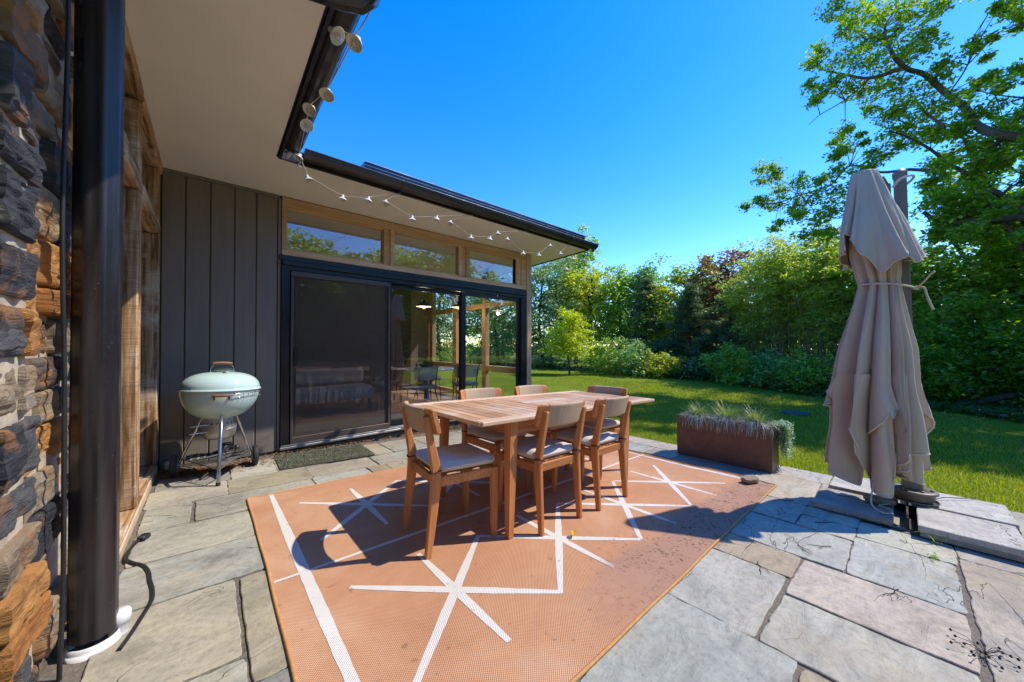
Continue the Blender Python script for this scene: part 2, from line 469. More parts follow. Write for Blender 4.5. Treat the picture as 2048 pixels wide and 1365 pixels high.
def grass_blades(rng):
    P = []; S = []
    def strip(n, x0, x1, y0, y1, hgt, wid):
        x = rng.uniform(x0, x1, n); y = rng.uniform(y0, y1, n)
        P.append(np.stack([x, y, np.array([lawn_z(a, b) for a, b in zip(x, y)])], 1)); S.append(np.tile([hgt, wid], (n, 1)))
    strip(36000, 4.77, 6.2, -1.6, 4.6, .042, .0065)
    strip(32000, 6.2, 8.4, -1.4, 6.0, .045, .010)
    strip(24000, 8.4, 11.6, -1.0, 9.0, .045, .018)
    strip(3500, 4.74, 4.86, -1.6, 5.0, .075, .008)
    P = np.concatenate(P); S = np.concatenate(S); n = len(P)
    a = rng.uniform(0, 2 * PI, n); h = S[:, 0] * rng.uniform(.5, 1.35, n); w = S[:, 1] * rng.uniform(.7, 1.3, n)
    lean = rng.normal(size=(n, 2)) * .45
    V = np.empty((n, 3, 3)); dx = np.cos(a) * w * .5; dy = np.sin(a) * w * .5
    V[:, 0] = P + np.stack([dx, dy, np.full(n, -.01)], 1); V[:, 1] = P + np.stack([-dx, -dy, np.full(n, -.01)], 1)
    V[:, 2] = P + np.stack([lean[:, 0] * h, lean[:, 1] * h, h], 1)
    o = raw_mesh('grass', V.reshape(-1, 3), 3, leaf_mat('grass_blade', [(.105, .17, .012), (.18, .255, .018), (.245, .30, .03), (.33, .335, .085)], .4, .5, .05))
    tag(o, 'short green lawn grass beyond the paved patio', 'grass', kind='stuff')
grass_blades(np.random.default_rng(2))

# ------------------------------------------------------------------ patio
STC = {'p': (.385, .345, .275), 't': (.36, .325, .235), 'g': (.36, .35, .285), 'b': (.365, .365, .31), 'd': (.235, .235, .21), 'w': (.43, .415, .36), 'y': (.34, .28, .185)}
SLABS = [  # x0, y0, x1, y1, tone
 (-.35, 3.62, .115, 4.0, 'p'), (.13, 3.62, .72, 4.0, 't'), (-.33, 3.165, -.095, 3.605, 'g'), (-.068, 3.175, .70, 3.59, 'g'),
 (-.33, 2.715, .60, 3.145, 'g'), (-.33, 2.255, .60, 2.69, 'b'), (-.32, 1.655, .10, 2.23, 't'), (.127, 1.495, .60, 2.22, 't'),
 (-.30, 1.05, .103, 1.635, 'g'), (.127, .95, .62, 1.475, 'd'), (1.42, 4.01, 1.645, 4.52, 't'), (1.665, 4.015, 2.11, 4.52, 'g'),
 (1.355, 3.625, 2.05, 3.97, 'g'), (.735, 3.635, 1.33, 3.97, 't'), (.72, 3.2, 1.192, 3.612, 'b'), (1.21, 3.2, 1.388, 3.61, 'y'), (1.405, 3.2, 1.96, 3.607, 'g'),
 (3.60, .517, 4.36, .99, 'p'), (4.372, .475, 4.74, .885, 'w'), (3.13, .517, 3.575, .84, 'g'), (3.375, .222, 3.575, .507, 'g'), (3.12, .222, 3.352, .507, 'g'),
 (2.625, .227, 3.10, .80, 'b'), (2.322, .40, 2.605, .80, 'y'), (1.70, .418, 2.302, .85, 'g'), (.70, .27, 1.685, .93, 'b'),
 (3.215, -.197, 3.525, .21, 'b'), (2.617, -.185, 3.193, .211, 'b'), (2.152, -.182, 2.592, .385, 'p'), (1.70, -.175, 2.125, .395, 'g'),
 (3.345, -.62, 3.60, -.215, 'b'), (1.98, -.85, 3.325, -.213, 'p'), (1.24, -.2, 1.675, .247, 'y'), (.75, -.6, 1.22, .25, 't'), (1.24, -.85, 1.96, -.225, 'g'),
 (4.395, 1.97, 4.74, 3.02, 'p'), (4.02, 2.135, 4.375, 2.79, 'b'), (4.045, 1.79, 4.375, 2.12, 'g'), (4.02, 1.005, 4.375, 1.77, 'd'), (4.39, .90, 4.74, 1.955, 'w'),
 (1.975, 3.2, 2.72, 3.97, 'b'), (2.74, 3.2, 3.42, 3.97, 'g'), (3.44, 3.2, 4.0, 3.9, 't'), (4.02, 2.81, 4.375, 3.9, 'g'), (4.395, 3.04, 4.74, 3.9, 'w'),
 (2.13, 3.99, 2.82, 4.52, 't'), (2.84, 3.99, 3.52, 4.52, 'b'), (3.54, 3.92, 4.3, 4.52, 'g'), (4.32, 3.92, 4.74, 4.52, 'p'),
 (-.33, 4.02, .14, 4.55, 'd'), (.16, 4.02, .50, 4.55, 'g'), (.515, 4.015, 1.40, 4.52, 't'),
 (-.30, .35, .11, 1.03, 't'), (.13, .30, .68, .93, 'g'), (-.30, -.6, .73, .33, 'b'), (-.30, -1.9, .9, -.62, 'g'), (.92, -1.9, 2.2, -.87, 't'), (2.22, -1.9, 3.4, -.87, 'b'),
 (3.62, -.64, 4.74, .20, 'g'), (3.60, .215, 4.36, .50, 'b'), (4.375, .215, 4.74, .46, 'g'), (3.42, -1.9, 4.74, -.66, 'g'), (-.30, -3.9, 2.2, -1.92, 'g'), (2.22, -3.9, 4.74, -1.92, 'b')]

def build_patio():
    rng = random.Random(11)
    bed = MB(); bed.grid(lambda u, v: (-.5 + 5.235 * u, -3.95 + 8.72 * v, pz(-.5 + 5.235 * u, -3.95 + 8.72 * v) - .009), 2, 2)
    bed.add([(4.735, -3.95, pz(4.735, -3.95) - .009), (4.735, 4.77, pz(4.735, 4.77) - .009), (4.735, 4.77, -.5), (4.735, -3.95, -.5)], [(0, 1, 2, 3)])
    tag(bed.build('patio_bed', JOINT), kind='structure')
    mb = MB()
    for k, (x0, y0, x1, y1, t) in enumerate(SLABS):
        x0 -= .004; y0 -= .004; x1 += .004; y1 += .004
        j = lambda: rng.uniform(-.004, .004)
        cs = [(x0 + j(), y0 + j()), (x1 + j(), y0 + j()), (x1 + j(), y1 + j()), (x0 + j(), y1 + j())]
        ring = []
        for i in range(4):
            a, b = Vector((*cs[i], 0)), Vector((*cs[(i + 1) % 4], 0)); L = (b - a).length; m = max(3, int(L / .03))
            nrm = Vector((-(b - a).y, (b - a).x, 0)).normalized()
            for q in range(m):
                t_ = q / m; p = a.lerp(b, t_)
                w = .007 * mnoise.noise(Vector((p.x * 9, p.y * 9, k))) + .005 * mnoise.noise(Vector((p.x * 34, p.y * 34, k + 5)))
                if q == 0: p += ((Vector(((x0 + x1) / 2, (y0 + y1) / 2, 0)) - p).normalized()) * .006; w = 0
                ring.append(p + nrm * (w - .001))
        dz = rng.uniform(-.0015, .0015); c = STC[t]; q = rng.uniform(.9, 1.1); c = (c[0] * q * rng.uniform(.97, 1.03), c[1] * q, c[2] * q * rng.uniform(.96, 1.04))
        n = len(ring); cen = Vector(((x0 + x1) / 2, (y0 + y1) / 2, 0)); V = []
        for ins, h in ((0, -.012), (0, -.002), (.004, .001)):
            for p in ring:
                q_ = p + (cen - p).normalized() * ins; V.append((q_.x, q_.y, pz(q_.x, q_.y) + h + dz))
        F = [(r * n + i, r * n + (i + 1) % n, (r + 1) * n + (i + 1) % n, (r + 1) * n + i) for r in (0, 1) for i in range(n)]
        F.append(tuple(range(2 * n, 3 * n)))
        mb.add(V, F, 0, False, c)
    tag(mb.build('patio', SLABM), kind='structure')
build_patio()

# ------------------------------------------------------------------ rug (one thing, pattern lies in its own mesh)
def build_rug():
    cx, cy = 2.08, 2.075; hx, hy = 1.85, 1.30
    t = on_patio('outdoor_rug', 'terracotta woven rug with white zigzag star lines under the dining set', 'rug', cx, cy)
    def h(x, y):
        z = .006 + .0015 * mnoise.noise(Vector((x * 1.4, y * 1.4, 3)))
        u, v = x / hx, y / hy
        if u > .9 and v < -.5: z += .012 * max(0, math.sin((v + 1) * 6)) * (u - .9) * 10
        z += .002 * max(0, abs(v) - .93) / .07 * (.5 + .5 * math.sin(x * 5.1)) + .002 * max(0, abs(u) - .95) / .05 * (.5 + .5 * math.sin(y * 6.3))
        return z
    def edge(x, y):  # slightly wandering outline
        fx = .004 * math.sin(y * 2.1 + 1) + .0015 * math.sin(y * 9); fy = .004 * math.sin(x * 1.6) + .0015 * math.sin(x * 8.3)
        return x + fx * abs(x / hx) ** 6, y + fy * abs(y / hy) ** 6
    mb = MB()
    def surf(u, v):
        x, y = edge((2 * u - 1) * hx, (2 * v - 1) * hy); return (x, y, h(x, y))
    mb.grid(surf, 120, 90)
    # under side rim
    def line(pts, w, seg=18):
        for (ax, ay), (bx, by) in zip(pts, pts[1:]):
            a, b = Vector((ax - cx, ay - cy, 0)), Vector((bx - cx, by - cy, 0)); d = (b - a).normalized(); nrm = Vector((-d.y, d.x, 0)); V = []; F = []
            m = max(2, int((b - a).length / .03))
            for i in range(m + 1):
                p = a.lerp(b, i / m); e = min(i, m - i) / m
                ww = w * (.62 + .5 * min(1, e * 3)) * (1 + .10 * mnoise.noise(Vector((p.x * 30, p.y * 30, w * 99))))
                for sgn in (1, -1):
                    q = p + nrm * ww * .5 * sgn; V.append((q.x, q.y, h(q.x, q.y) + .0016))
            for i in range(m): F.append((2 * i, 2 * i + 1, 2 * i + 3, 2 * i + 2))
            mb.add(V, F, 1, True)
    W = .040
    line([(.378, 3.36), (.378, .80)], .046); line([(3.845, 3.36), (3.86, 2.1), (3.855, .80)], .040); line([(.245, 2.067), (3.925, 2.063)], .030)
    xs = [.905, 1.665, 2.44, 3.225]
    for cyy, sg in ((1.445, -1), (2.70, -1)):
        for i, x in enumerate(xs):
            line([(x - .385, cyy + .345), (x + .385, cyy - .345)], W); line([(x - .385, cyy - .345), (x + .385, cyy + .345)], W); line([(x, cyy + .40), (x, cyy - .40)], W)
    o = mb.build('weave', [RUG, RUGW], t)
    e = MB(); path = []
    N = 60
    for sx0, sy0, sx1, sy1 in ((-1, -1, 1, -1), (1, -1, 1, 1), (1, 1, -1, 1), (-1, 1, -1, -1)):
        for i in range(N):
            f = i / N; x, y = edge((sx0 + (sx1 - sx0) * f) * hx, (sy0 + (sy1 - sy0) * f) * hy); path.append((x, y, h(x, y)))
    path.append(path[0]); e.tube(path, .0075, 6, cap=False); e.build('binding', RUGEDGE, t)
build_rug()

# ------------------------------------------------------------------ house
YD = 4.767                              # outer face of the garden wall of the right wing
HX = 2.6
house = thing('house', 'low house with charcoal board siding, cedar framed glazing and deep pale eaves', 'house', (HX, YD, pz(HX, YD)))
def sof(x, y): return 2.862 + .034 * (YD - y)
def hb(mb, name, mat, parent=house): 
    o = mb.build(name, mat, house, True)
    if parent is not house: o.parent = parent      # parts share the house's frame (children of parts sit at identity)
    return o

def build_house():
    # soffit: one L-shaped board lining
    mb = MB()
    for (x0, x1, y0, y1) in ((-.42, .455, -3.2, 3.86), (-.42, .455, 3.86, 4.77), (.455, 5.25, 3.86, 4.77), (4.66, 5.25, 4.77, 9.2)):
        mb.add([(x0, y0, sof(x0, y0)), (x1, y0, sof(x1, y0)), (x1, y1, sof(x1, y1)), (x0, y1, sof(x0, y1))], [(0, 1, 2, 3)])
    hb(mb, 'soffit', SOFFIT)
    # roof slab
    mb = MB()
    for (x0, x1, y0, y1) in ((-6, .47, -3.2, 3.87), (-6, 5.27, 3.87, 9.3)):
        V = []
        for z0 in (.012, .098):
            V += [(x0, y0, sof(x0, y0) + z0), (x1, y0, sof(x1, y0) + z0), (x1, y1, sof(x1, y1) + z0), (x0, y1, sof(x0, y1) + z0)]
        mb.add(V, [(0, 1, 2, 3), (4, 5, 6, 7), (0, 1, 5, 4), (1, 2, 6, 5), (2, 3, 7, 6), (3, 0, 4, 7)])
    roof = hb(mb, 'roof', ROOFM)
    # fascia
    mb = MB()
    def fas(a, b, th):
        ax, ay = a; bx, by = b; V = []
        for (x, y) in ((ax, ay), (bx, by), (bx + th[0], by + th[1]), (ax + th[0], ay + th[1])):
            V.append((x, y, sof(x, y) - .012))
        for (x, y) in ((ax, ay), (bx, by), (bx + th[0], by + th[1]), (ax + th[0], ay + th[1])):
            V.append((x, y, sof(x, y) + .105))
        mb.add(V, [(0, 1, 2, 3), (4, 5, 6, 7), (0, 1, 5, 4), (1, 2, 6, 5), (2, 3, 7, 6), (3, 0, 4, 7)])
    fas((.473, 3.866), (5.285, 3.866), (0, -.022)); fas((.473, -3.2), (.473, 3.843), (.022, 0)); fas((5.273, 3.867), (5.273, 9.2), (.018, 0))
    hb(mb, 'fascia', BRONZE)
    # gutters, half round
    def gutter(pts, side, name):
        mb = MB(); r = .078; n = 12; V = []; F = []
        for (x, y, z) in pts:
            for k in range(n + 1):
                a = PI + PI * k / n
                u, w = math.cos(a) * r, math.sin(a) * r
                V.append((x + u * side[0], y + u * side[1], z + w))
            for k in range(n, -1, -1):
                a = PI + PI * k / n; u, w = math.cos(a) * (r - .004), math.sin(a) * (r - .004)
                V.append((x + u * side[0], y + u * side[1], z + w))
        k2 = 2 * (n + 1)
        for i in range(len(pts) - 1):
            for k in range(k2): F.append((i * k2 + k, i * k2 + (k + 1) % k2, (i + 1) * k2 + (k + 1) % k2, (i + 1) * k2 + k))
        mb.add(V, F, 0, False)
        for i in (0, len(pts) - 1):   # end caps
            mb.add([V[i * k2 + k] for k in range(n + 1)], [tuple(range(n + 1))])
        p0, p1 = Vector(pts[0]), Vector(pts[-1])  # rolled outer bead
        off = Vector((side[0] * r, side[1] * r, 0))
        mb.tube([p0 + off, p1 + off], .008, 8)
        return hb(mb, name, BRONZE)
    zg = 2.968
    gut = gutter([(.66, 3.765, zg), (5.36, 3.765, zg)], (0, -1), 'gutter')
    for x in (1.62, 2.62, 3.62, 4.62):
        mb = MB(); pts = [(x, 3.845, zg + .02)]
        for k in range(13):
            a = PI * k / 12; pts.append((x, 3.765 + math.cos(a) * .083, zg - math.sin(a) * .083))
        pts.append((x, 3.69, zg + .015)); mb.tube(pts, .006, 6); mb.tube([(x, 3.765, zg - .083), (x, 3.765, zg - .115)], .004, 6)
        hb(mb, 'bracket', BRONZE, gut)
    mb = MB(); mb.tube([(5.30, 3.765, zg - .07), (5.30, 3.765, zg - .12)], .03, 12); hb(mb, 'outlet', BRONZE, gut)
    g2 = gutter([(.555, 3.70, zg + .005), (.555, 1.78, zg + .07)], (1, 0), 'gutter')
    # downspout: outlet elbow at the eave, run under the soffit, drop along the stone pier
    def flute(t): return 1 + .035 * math.cos(8 * t)
    mb = MB(); P = []
    ctrl = [(.60, 1.78, 3.05), (.60, 1.78, 2.97), (.588, 1.785, 2.92), (.55, 1.80, 2.88), (.47, 1.825, 2.868), (.0, 1.975, 2.86), (-.20, 2.04, 2.855), (-.275, 2.062, 2.835), (-.32, 2.078, 2.78), (-.331, 2.08, 2.70), (-.331, 2.08, 1.4), (-.331, 2.08, .02)]
    mb.tube(ctrl, .063, 48, prof=flute); hb(mb, 'downspout', m_dusty('downspout_black', (.017, .015, .017), .22))
    mb = MB()
    mb.lathe([(.0, -.05), (.071, -.05), (.068, -.018), (.0735, -.016), (.0735, -.05)], 40, Matrix.Translation((-.331, 2.08, 0)))
    mb.lathe([(.066, -.05), (.0695, -.05), (.0695, .002), (.066, .004), (.066, .0)], 40, Matrix.Translation((-.331, 2.08, 0)))
    hb(mb, 'drain_collar', PVC)
    mb = MB(); mb.lathe([(0, .060), (.030, .058), (.035, .05), (.036, .02), (.030, .015), (.028, -.035), (.028, -.06)], 28, Matrix.Translation((-.268, 2.10, 0))); hb(mb, 'cleanout_pipe', PVC)

    # charcoal siding of the corner bay
    mb = MB(); ed = [-.365, -.192, -.003, .194, .384, .585]
    mb.box(-.6, YD + .03, -.3, .60, YD + .12, 2.9)
    for a, b in zip(ed, ed[1:]): mb.box(a + .004, YD, -.095, b - .004, YD + .04, sof(0, YD) - .03, .006)
    sd = hb(mb, 'siding', SIDING)
    mb = MB(); mb.box(-.36, YD - .014, sof(0, YD) - .032, .60, YD + .05, sof(0, YD) - .001, .003); mb.box(.585, YD - .012, -.09, .612, YD + .05, sof(0, YD) - .034, .003)
    hb(mb, 'trim', SIDING, sd)
    # plinth below doors
    mb = MB(); n = 60
    V = []
    for i in range(n + 1):
        x = .59 + 4.05 * i / n; zz = pz(x, YD) - .02; w = .012 * mnoise.noise(Vector((x * 6, 0, 2)))
        for (y, z) in ((YD - .035 + w, zz), (YD - .03 + w * .7, -.10), (YD + .06, -.098)): V.append((x, y, z))
    mb.add(V, [(3 * i + k, 3 * i + k + 1, 3 * i + k + 4, 3 * i + k + 3) for i in range(n) for k in (0, 1)], 0, True)
    hb(mb, 'plinth', plain('plinth_rubble', (.17, .115, .06), .95, 0, .45, 14, .9, .1, 50))

    # transom lights over the doors: cedar frame, three panes
    mb = MB(); y0, y1 = YD - .02, YD + .10
    mb.box(.62, y0, 2.745, 4.54, y1, 2.85, .004); mb.box(.62, y0, 2.175, 4.54, y1, 2.245, .004)
    for (a, b) in ((.62, .672), (1.806, 1.862), (1.902, 1.955), (3.036, 3.09), (3.176, 3.244), (4.293, 4.36), (4.42, 4.54)): mb.box(a, y0 + .003, 2.246, b, y1, 2.744, .004)
    for (a, b) in ((1.8, 1.96), (3.03, 3.25), (4.29, 4.54)): mb.box(a + .003, y0 + .035, 2.247, b - .003, y1 - .005, 2.743, .003)
    for (a, b) in ((.672, 1.806), (1.955, 3.036), (3.244, 4.293)):
        for (zz0, zz1) in ((2.246, 2.262), (2.728, 2.744)): mb.box(a + .001, y0 + .02, zz0, b - .001, y1 - .02, zz1, .003)
    tf = hb(mb, 'transom_window', CEDAR[0])
    for (a, b) in ((.672, 1.806), (1.955, 3.036), (3.244, 4.293)):
        mb = MB(); mb.add([(a, YD + .045, 2.25), (b, YD + .045, 2.25), (b, YD + .045, 2.74), (a, YD + .045, 2.74)], [(0, 1, 2, 3)]); hb(mb, 'pane', GLASS, tf)
    # black sliding door set
    mb = MB()
    mb.box(.592, YD - .03, 2.115, 4.535, YD + .11, 2.172, .004); mb.box(.625, YD - .045, 2.06, 4.535, YD + .11, 2.114, .004); mb.box(.66, YD - .02, 2.005, 4.535, YD + .11, 2.058, .004)
    mb.box(.615, YD - .035, -.055, .70, YD + .11, 2.058, .004); mb.box(4.40, YD - .035, -.055, 4.533, YD + .11, 2.004, .004)
    df = hb(mb, 'sliding_door', DOORBLK)
    mb = MB(); mb.box(.61, YD - .065, -.082, 4.60, YD + .1, -.056, .003); mb.box(.62, YD - .05, -.055, 4.39, YD - .043, -.035, .001); mb.box(.62, YD + .0, -.055, 4.39, YD + .006, -.03, .001); hb(mb, 'track', TRACK, df)
    def leaf(x0, x1, y, name, sw, mat, paneM, z0=-.05, z1=2.0, bot=.1):
        mb = MB(); mb.box(x0, y, z0, x1, y + .04, z0 + bot, .004); mb.box(x0, y, z1 - .06, x1, y + .04, z1, .004)
        mb.box(x0, y, z0 + bot + .001, x0 + sw, y + .04, z1 - .061, .004); mb.box(x1 - sw, y, z0 + bot + .001, x1, y + .04, z1 - .061, .004)
        o = hb(mb, name, mat, df)
        return (x0 + sw, x1 - sw, y + .02, z0 + bot, z1 - .06)
    panes = [leaf(.705, 1.93, YD + .01, 'door_leaf', .07, DOORBLK, None), leaf(1.86, 3.17, YD + .055, 'door_leaf', .075, DOORBLK, None), leaf(3.10, 4.41, YD + .01, 'door_leaf', .085, DOORBLK, None)]
    for (a, b, y, z0, z1) in panes:
        mb = MB(); mb.add([(a, y, z0), (b, y, z0), (b, y, z1), (a, y, z1)], [(0, 1, 2, 3)]); hb(mb, 'pane', GLASS, df)
    # insect screen in front of the first leaf
    scr = plain('screen_frame', (.105, .085, .075), .45, .3, .1)
    a, b, y, z0, z1 = leaf(.712, 1.895, YD - .036, 'screen_frame', .028, scr, None, -.045, 2.0, .085)
    m, nt, out = new_mat('insect_screen'); L = nt.links.new
    t_ = nt.nodes.new('ShaderNodeBsdfTransparent'); t_.inputs[0].default_value = (.85, .85, .85, 1)
    d_ = nt.nodes.new('ShaderNodeBsdfDiffuse'); d_.inputs[0].default_value = (.15, .128, .105, 1)
    mx = nt.nodes.new('ShaderNodeMixShader'); mx.inputs[0].default_value = .40; L(t_.outputs[0], mx.inputs[1]); L(d_.outputs[0], mx.inputs[2]); L(mx.outputs[0], out.inputs[0])
    mb = MB(); mb.add([(a, y, z0), (b, y, z0), (b, y, z1), (a, y, z1)], [(0, 1, 2, 3)]); hb(mb, 'insect_screen', m, df)
    mb = MB(); mb.box(.745, YD - .06, .88, .775, YD - .037, 1.10, .006); hb(mb, 'handle', BLACK, df)

    # corner post and sun-room side wall in cedar, open glazing between
    mb = MB(); mb.box(4.541, YD - .045, -.26, 4.657, YD + .11, sof(4.6, YD) - .004, .006); hb(mb, 'corner_post', CEDAR[2])
    def side_frame():
        mb = MB()
        for (ya, yb) in ((6.05, 6.19), (7.25, 7.42), (8.45, 8.62)): mb.box(4.545, ya, -.25, 4.655, yb, sof(4.6, ya) - .01, .005)
        o = hb(mb, 'sunroom_frame', CEDAR[2])
        for ya, yb in ((YD + .112, 6.049), (6.191, 7.249), (7.421, 8.449)):
            for za, zb in ((.55, .67), (1.93, 2.04), (-.06, .02)):
                mb = MB(); mb.box(4.55, ya, za, 4.65, yb, zb, .004); hb(mb, 'rail', CEDAR[1], o)
        for ya, yb in ((YD + .112, 6.049), (6.191, 7.249), (7.421, 8.449)):
            for (za, zb) in ((.02, .55), (.67, 1.93), (2.04, 2.78)):
                mb = MB(); mb.add([(4.6, ya, za), (4.6, yb, za), (4.6, yb, zb), (4.6, ya, zb)], [(0, 1, 2, 3)]); hb(mb, 'pane', GLASS, o)
    side_frame()
    # interior shell
    mb = MB(); mb.box(.60, YD + .13, -.12, 4.54, 8.7, -.062, .002); hb(mb, 'interior_floor', FLOORW)
    mb = MB(); mb.box(.55, YD + .125, -.2, .615, 8.7, 2.83, .002); mb.box(.616, 8.64, -.06, 4.54, 8.75, 2.72, .002); hb(mb, 'interior_wall', INNER)
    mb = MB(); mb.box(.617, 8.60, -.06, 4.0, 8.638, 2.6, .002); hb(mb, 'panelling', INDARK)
    mb = MB(); mb.add([(.6, YD + .12, 2.80), (4.54, YD + .12, 2.80), (4.54, 8.7, 2.715), (.6, 8.7, 2.715)], [(0, 1, 2, 3)]); hb(mb, 'ceiling', SOFFIT)
    # raised solar panels along the roof edge
    mb = MB(); mb.box(1.35, 4.15, 3.19, 5.58, 5.2, 3.285, .006); sp = hb(mb, 'solar_panel', PANELM)
    mb = MB(); mb.box(1.345, 4.138, 3.274, 5.585, 4.149, 3.288, .002); mb.box(1.345, 4.14, 3.235, 5.585, 4.149, 3.240, .001); hb(mb, 'rim', TRACK, sp)
    for x in (1.9, 3.0, 4.1, 5.0):
        mb = MB(); mb.box(x, 4.22, 3.03, x + .05, 5.1, 3.189, .002); hb(mb, 'mount', ROOFM, sp)

    # left wing: rough sawn timber frame on a ledge, dark glass between
    mb = MB(); mb.box(-.60, 2.30, -.10, -.362, 4.64, -.005, .006); hb(mb, 'ledge', CONCRETE)
    mb = MB(); mb.box(-.60, 2.30, -.30, -.375, YD, -.101, .004); hb(mb, 'ledge_base', DIRT)
    mb = MB(); mb.box(-.55, 2.25, -.004, -.368, 4.60, .022, .006); hb(mb, 'sill', ROUGHW[1])
    mb = MB()
    mb.box(-.53, 3.43, .023, -.368, 3.58, 2.195, .008); hb(mb, 'post', ROUGHW[2])
    mb = MB(); mb.box(-.53, 3.43, 2.33, -.37, 3.58, 2.80, .008); hb(mb, 'post', ROUGHW[2])
    mb = MB(); mb.box(-.53, 4.56, .023, -.362, 4.70, 2.16, .008); hb(mb, 'post', ROUGHW[2])
    mb = MB(); mb.box(-.53, 4.56, 2.295, -.365, 4.70, 2.775, .008); hb(mb, 'post', ROUGHW[2])
    mb = MB(); mb.box(-.54, 2.25, 2.197, -.362, 3.428, 2.328, .008); mb.box(-.54, 3.582, 2.165, -.362, 4.70, 2.293, .008); mb.box(-.54, 3.428, 2.196, -.366, 3.582, 2.329, .006); hb(mb, 'beam', ROUGHW[1])
    mb = MB(); mb.box(-.54, -1, 2.83, -.357, 3.5, 2.925, .01); mb.box(-.54, 3.5, 2.78, -.355, 4.76, 2.885, .01); hb(mb, 'beam', ROUGHW[1])
    mb = MB(); mb.add([(-.47, 2.2, .02), (-.47, 4.6, .02), (-.47, 4.6, 2.83), (-.47, 2.2, 2.83)], [(0, 1, 2, 3)]); hb(mb, 'left_window', GLASS)
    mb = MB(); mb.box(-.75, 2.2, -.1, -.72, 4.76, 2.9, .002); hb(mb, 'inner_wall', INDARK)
    mb = MB(); mb.box(-6, 8.76, -.3, 4.7, 8.9, 2.72, .002); hb(mb, 'outer_wall', SIDING); mb = MB(); mb.box(-6, -3.2, -.3, -5.9, 8.74, 2.9, .002); hb(mb, 'outer_wall', SIDING)
build_house()

def build_stone():
    rng = random.Random(21)
    TONES = [(.05, .051, .058), (.075, .075, .08), (.045, .047, .056), (.09, .09, .092), (.30, .235, .155), (.36, .285, .19), (.36, .15, .04), (.42, .20, .06), (.25, .19, .125), (.15, .13, .105), (.33, .27, .195)]
    mb = MB()
    def stone(x0, y0, z0, x1, y1, z1, amp, tone):
        # rough block: subdivided faces, displaced outward by layered noise
        sx, sy, sz = x1 - x0, y1 - y0, z1 - z0; c = Vector(((x0 + x1) / 2, (y0 + y1) / 2, (z0 + z1) / 2)); seed = rng.uniform(0, 99)
        def P(u, v, w):
            p = Vector((x0 + u * sx, y0 + v * sy, z0 + w * sz))
            q = Vector((p.x * 5 + seed, p.y * 5, p.z * 17)); q2 = Vector((p.x * 15, p.y * 15 + seed, p.z * 48))
            vd = mnoise.voronoi(Vector((p.x * 9 + seed, p.y * 9, p.z * 12)))[0]
            wz = .012 * mnoise.noise(Vector((p.x * 6, p.y * 6, seed)))
            d = mnoise.noise(q) * amp * .6 + (mnoise.cell(Vector((p.x * 7 + seed, p.y * 7, (p.z + wz) * 24))) - .5) * amp * .30 + (vd[1] - vd[0] - .3) * amp * 1.3 + mnoise.noise(Vector((p.x * 5, p.y * 5 + seed, p.z * 70))) * amp * .18
            e = max(abs(u - .5), abs(v - .5)) * 2; ez = abs(w - .5) * 2
            rnd = (max(0, ez - .75) / .25) ** 2 * .007
            n = Vector((u - .5, v - .5, 0)); 
            if n.length > 0: n.normalize()
            return p + n * (d - rnd) + Vector((0, 0, .25 * d * (1 if w > .5 else -1) * .6))
        nu = max(3, int(sx / .016)); nv = max(3, int(sy / .012)); nw = max(4, int(sz / .0065))
        faces = [(lambda a, b: P(1, a, b), nv, nw), (lambda a, b: P(a, 0, b), nu, nw), (lambda a, b: P(a, b, 1), nu, nv), (lambda a, b: P(a, b, 0), nu, nv), (lambda a, b: P(a, 1, b), nu, nw)]
        for fn, a, b in faces:
            o = len(mb.f); mb.grid(fn, a, b, 0, False)
            for i in range(o, len(mb.f)): mb.col[i] = tone
    def course(xf, xb, ya, yb, z0, z1, amp, corner):
        y = ya
        first = True
        while y < yb - .02:
            L = rng.uniform(.16, .42); ye = min(yb, y + L)
            if yb - ye < .08: ye = yb
            pr = rng.uniform(-.022, .025); t = rng.choice(TONES); k = rng.uniform(.8, 1.2); t = tuple(v * k for v in t)
            stone(xb, y + .004, z0 + .006, xf + pr, ye - .006, z1 - .006, amp, t)
            y = ye + .006; first = False
    # pier that steps forward, nearer to us
    z = -.1
    while z < 3.0:
        h = rng.uniform(.10, .19)
        # corner stones show two faces
        ya = 1.33 + rng.uniform(-.02, .02)
        for xa, xb_ in ((-1.2, -.82), (-.81, -.58)):
            k = rng.choice(TONES); stone(xa, ya + .01, z + .006, xb_ - .012, ya + .35, z + h - .008, .014, k)
        t = rng.choice(TONES); split = rng.uniform(1.40, 1.46)
        
        xf = -.345 + rng.uniform(-.014, .016); ye = 1.575 + rng.uniform(-.03, .03)
        if h > .165 and rng.random() < .5:
            zs = z + h * rng.uniform(.4, .6); t2 = rng.choice(TONES)
            stone(-.575, ya, z + .005, xf, ye, zs - .004, .013, t); stone(-.575, ya + rng.uniform(-.015, .015), zs + .004, xf + rng.uniform(-.012, .012), ye - rng.uniform(0, .05), z + h - .006, .013, t2)
        elif rng.random() < .5:
            ym = rng.uniform(1.43, 1.49); t2 = rng.choice(TONES)
            stone(-.575, ya, z + .009, xf, ym - .008, z + h - .010, .013, t); stone(-.575, ym + .008, z + .009, xf + rng.uniform(-.02, .008), ye, z + h - .010, .013, t2)
        else: stone(-.575, ya, z + .010, xf, ye, z + h - .011, .017, t)
        z += h + .004
    z = -.1
    while z < 2.95:
        h = rng.uniform(.08, .19); course(-.43, -.62, 1.56, 2.30, z, z + h, .013, False); z += h
    o = mb.build('stone_facing', STONE, house, True)
    m2 = MB(); m2.box(-1.22, 1.345, -.3, -.368, 1.55, 2.93, .01); m2.box(-.8, 1.551, -.3, -.447, 2.29, 2.93, .01); m2.box(-6, 1.9, -.3, -.81, 2.2, 2.9, .01)
    w = m2.build('stone_wall', MORTAR, house, True); o.parent = w
build_stone()

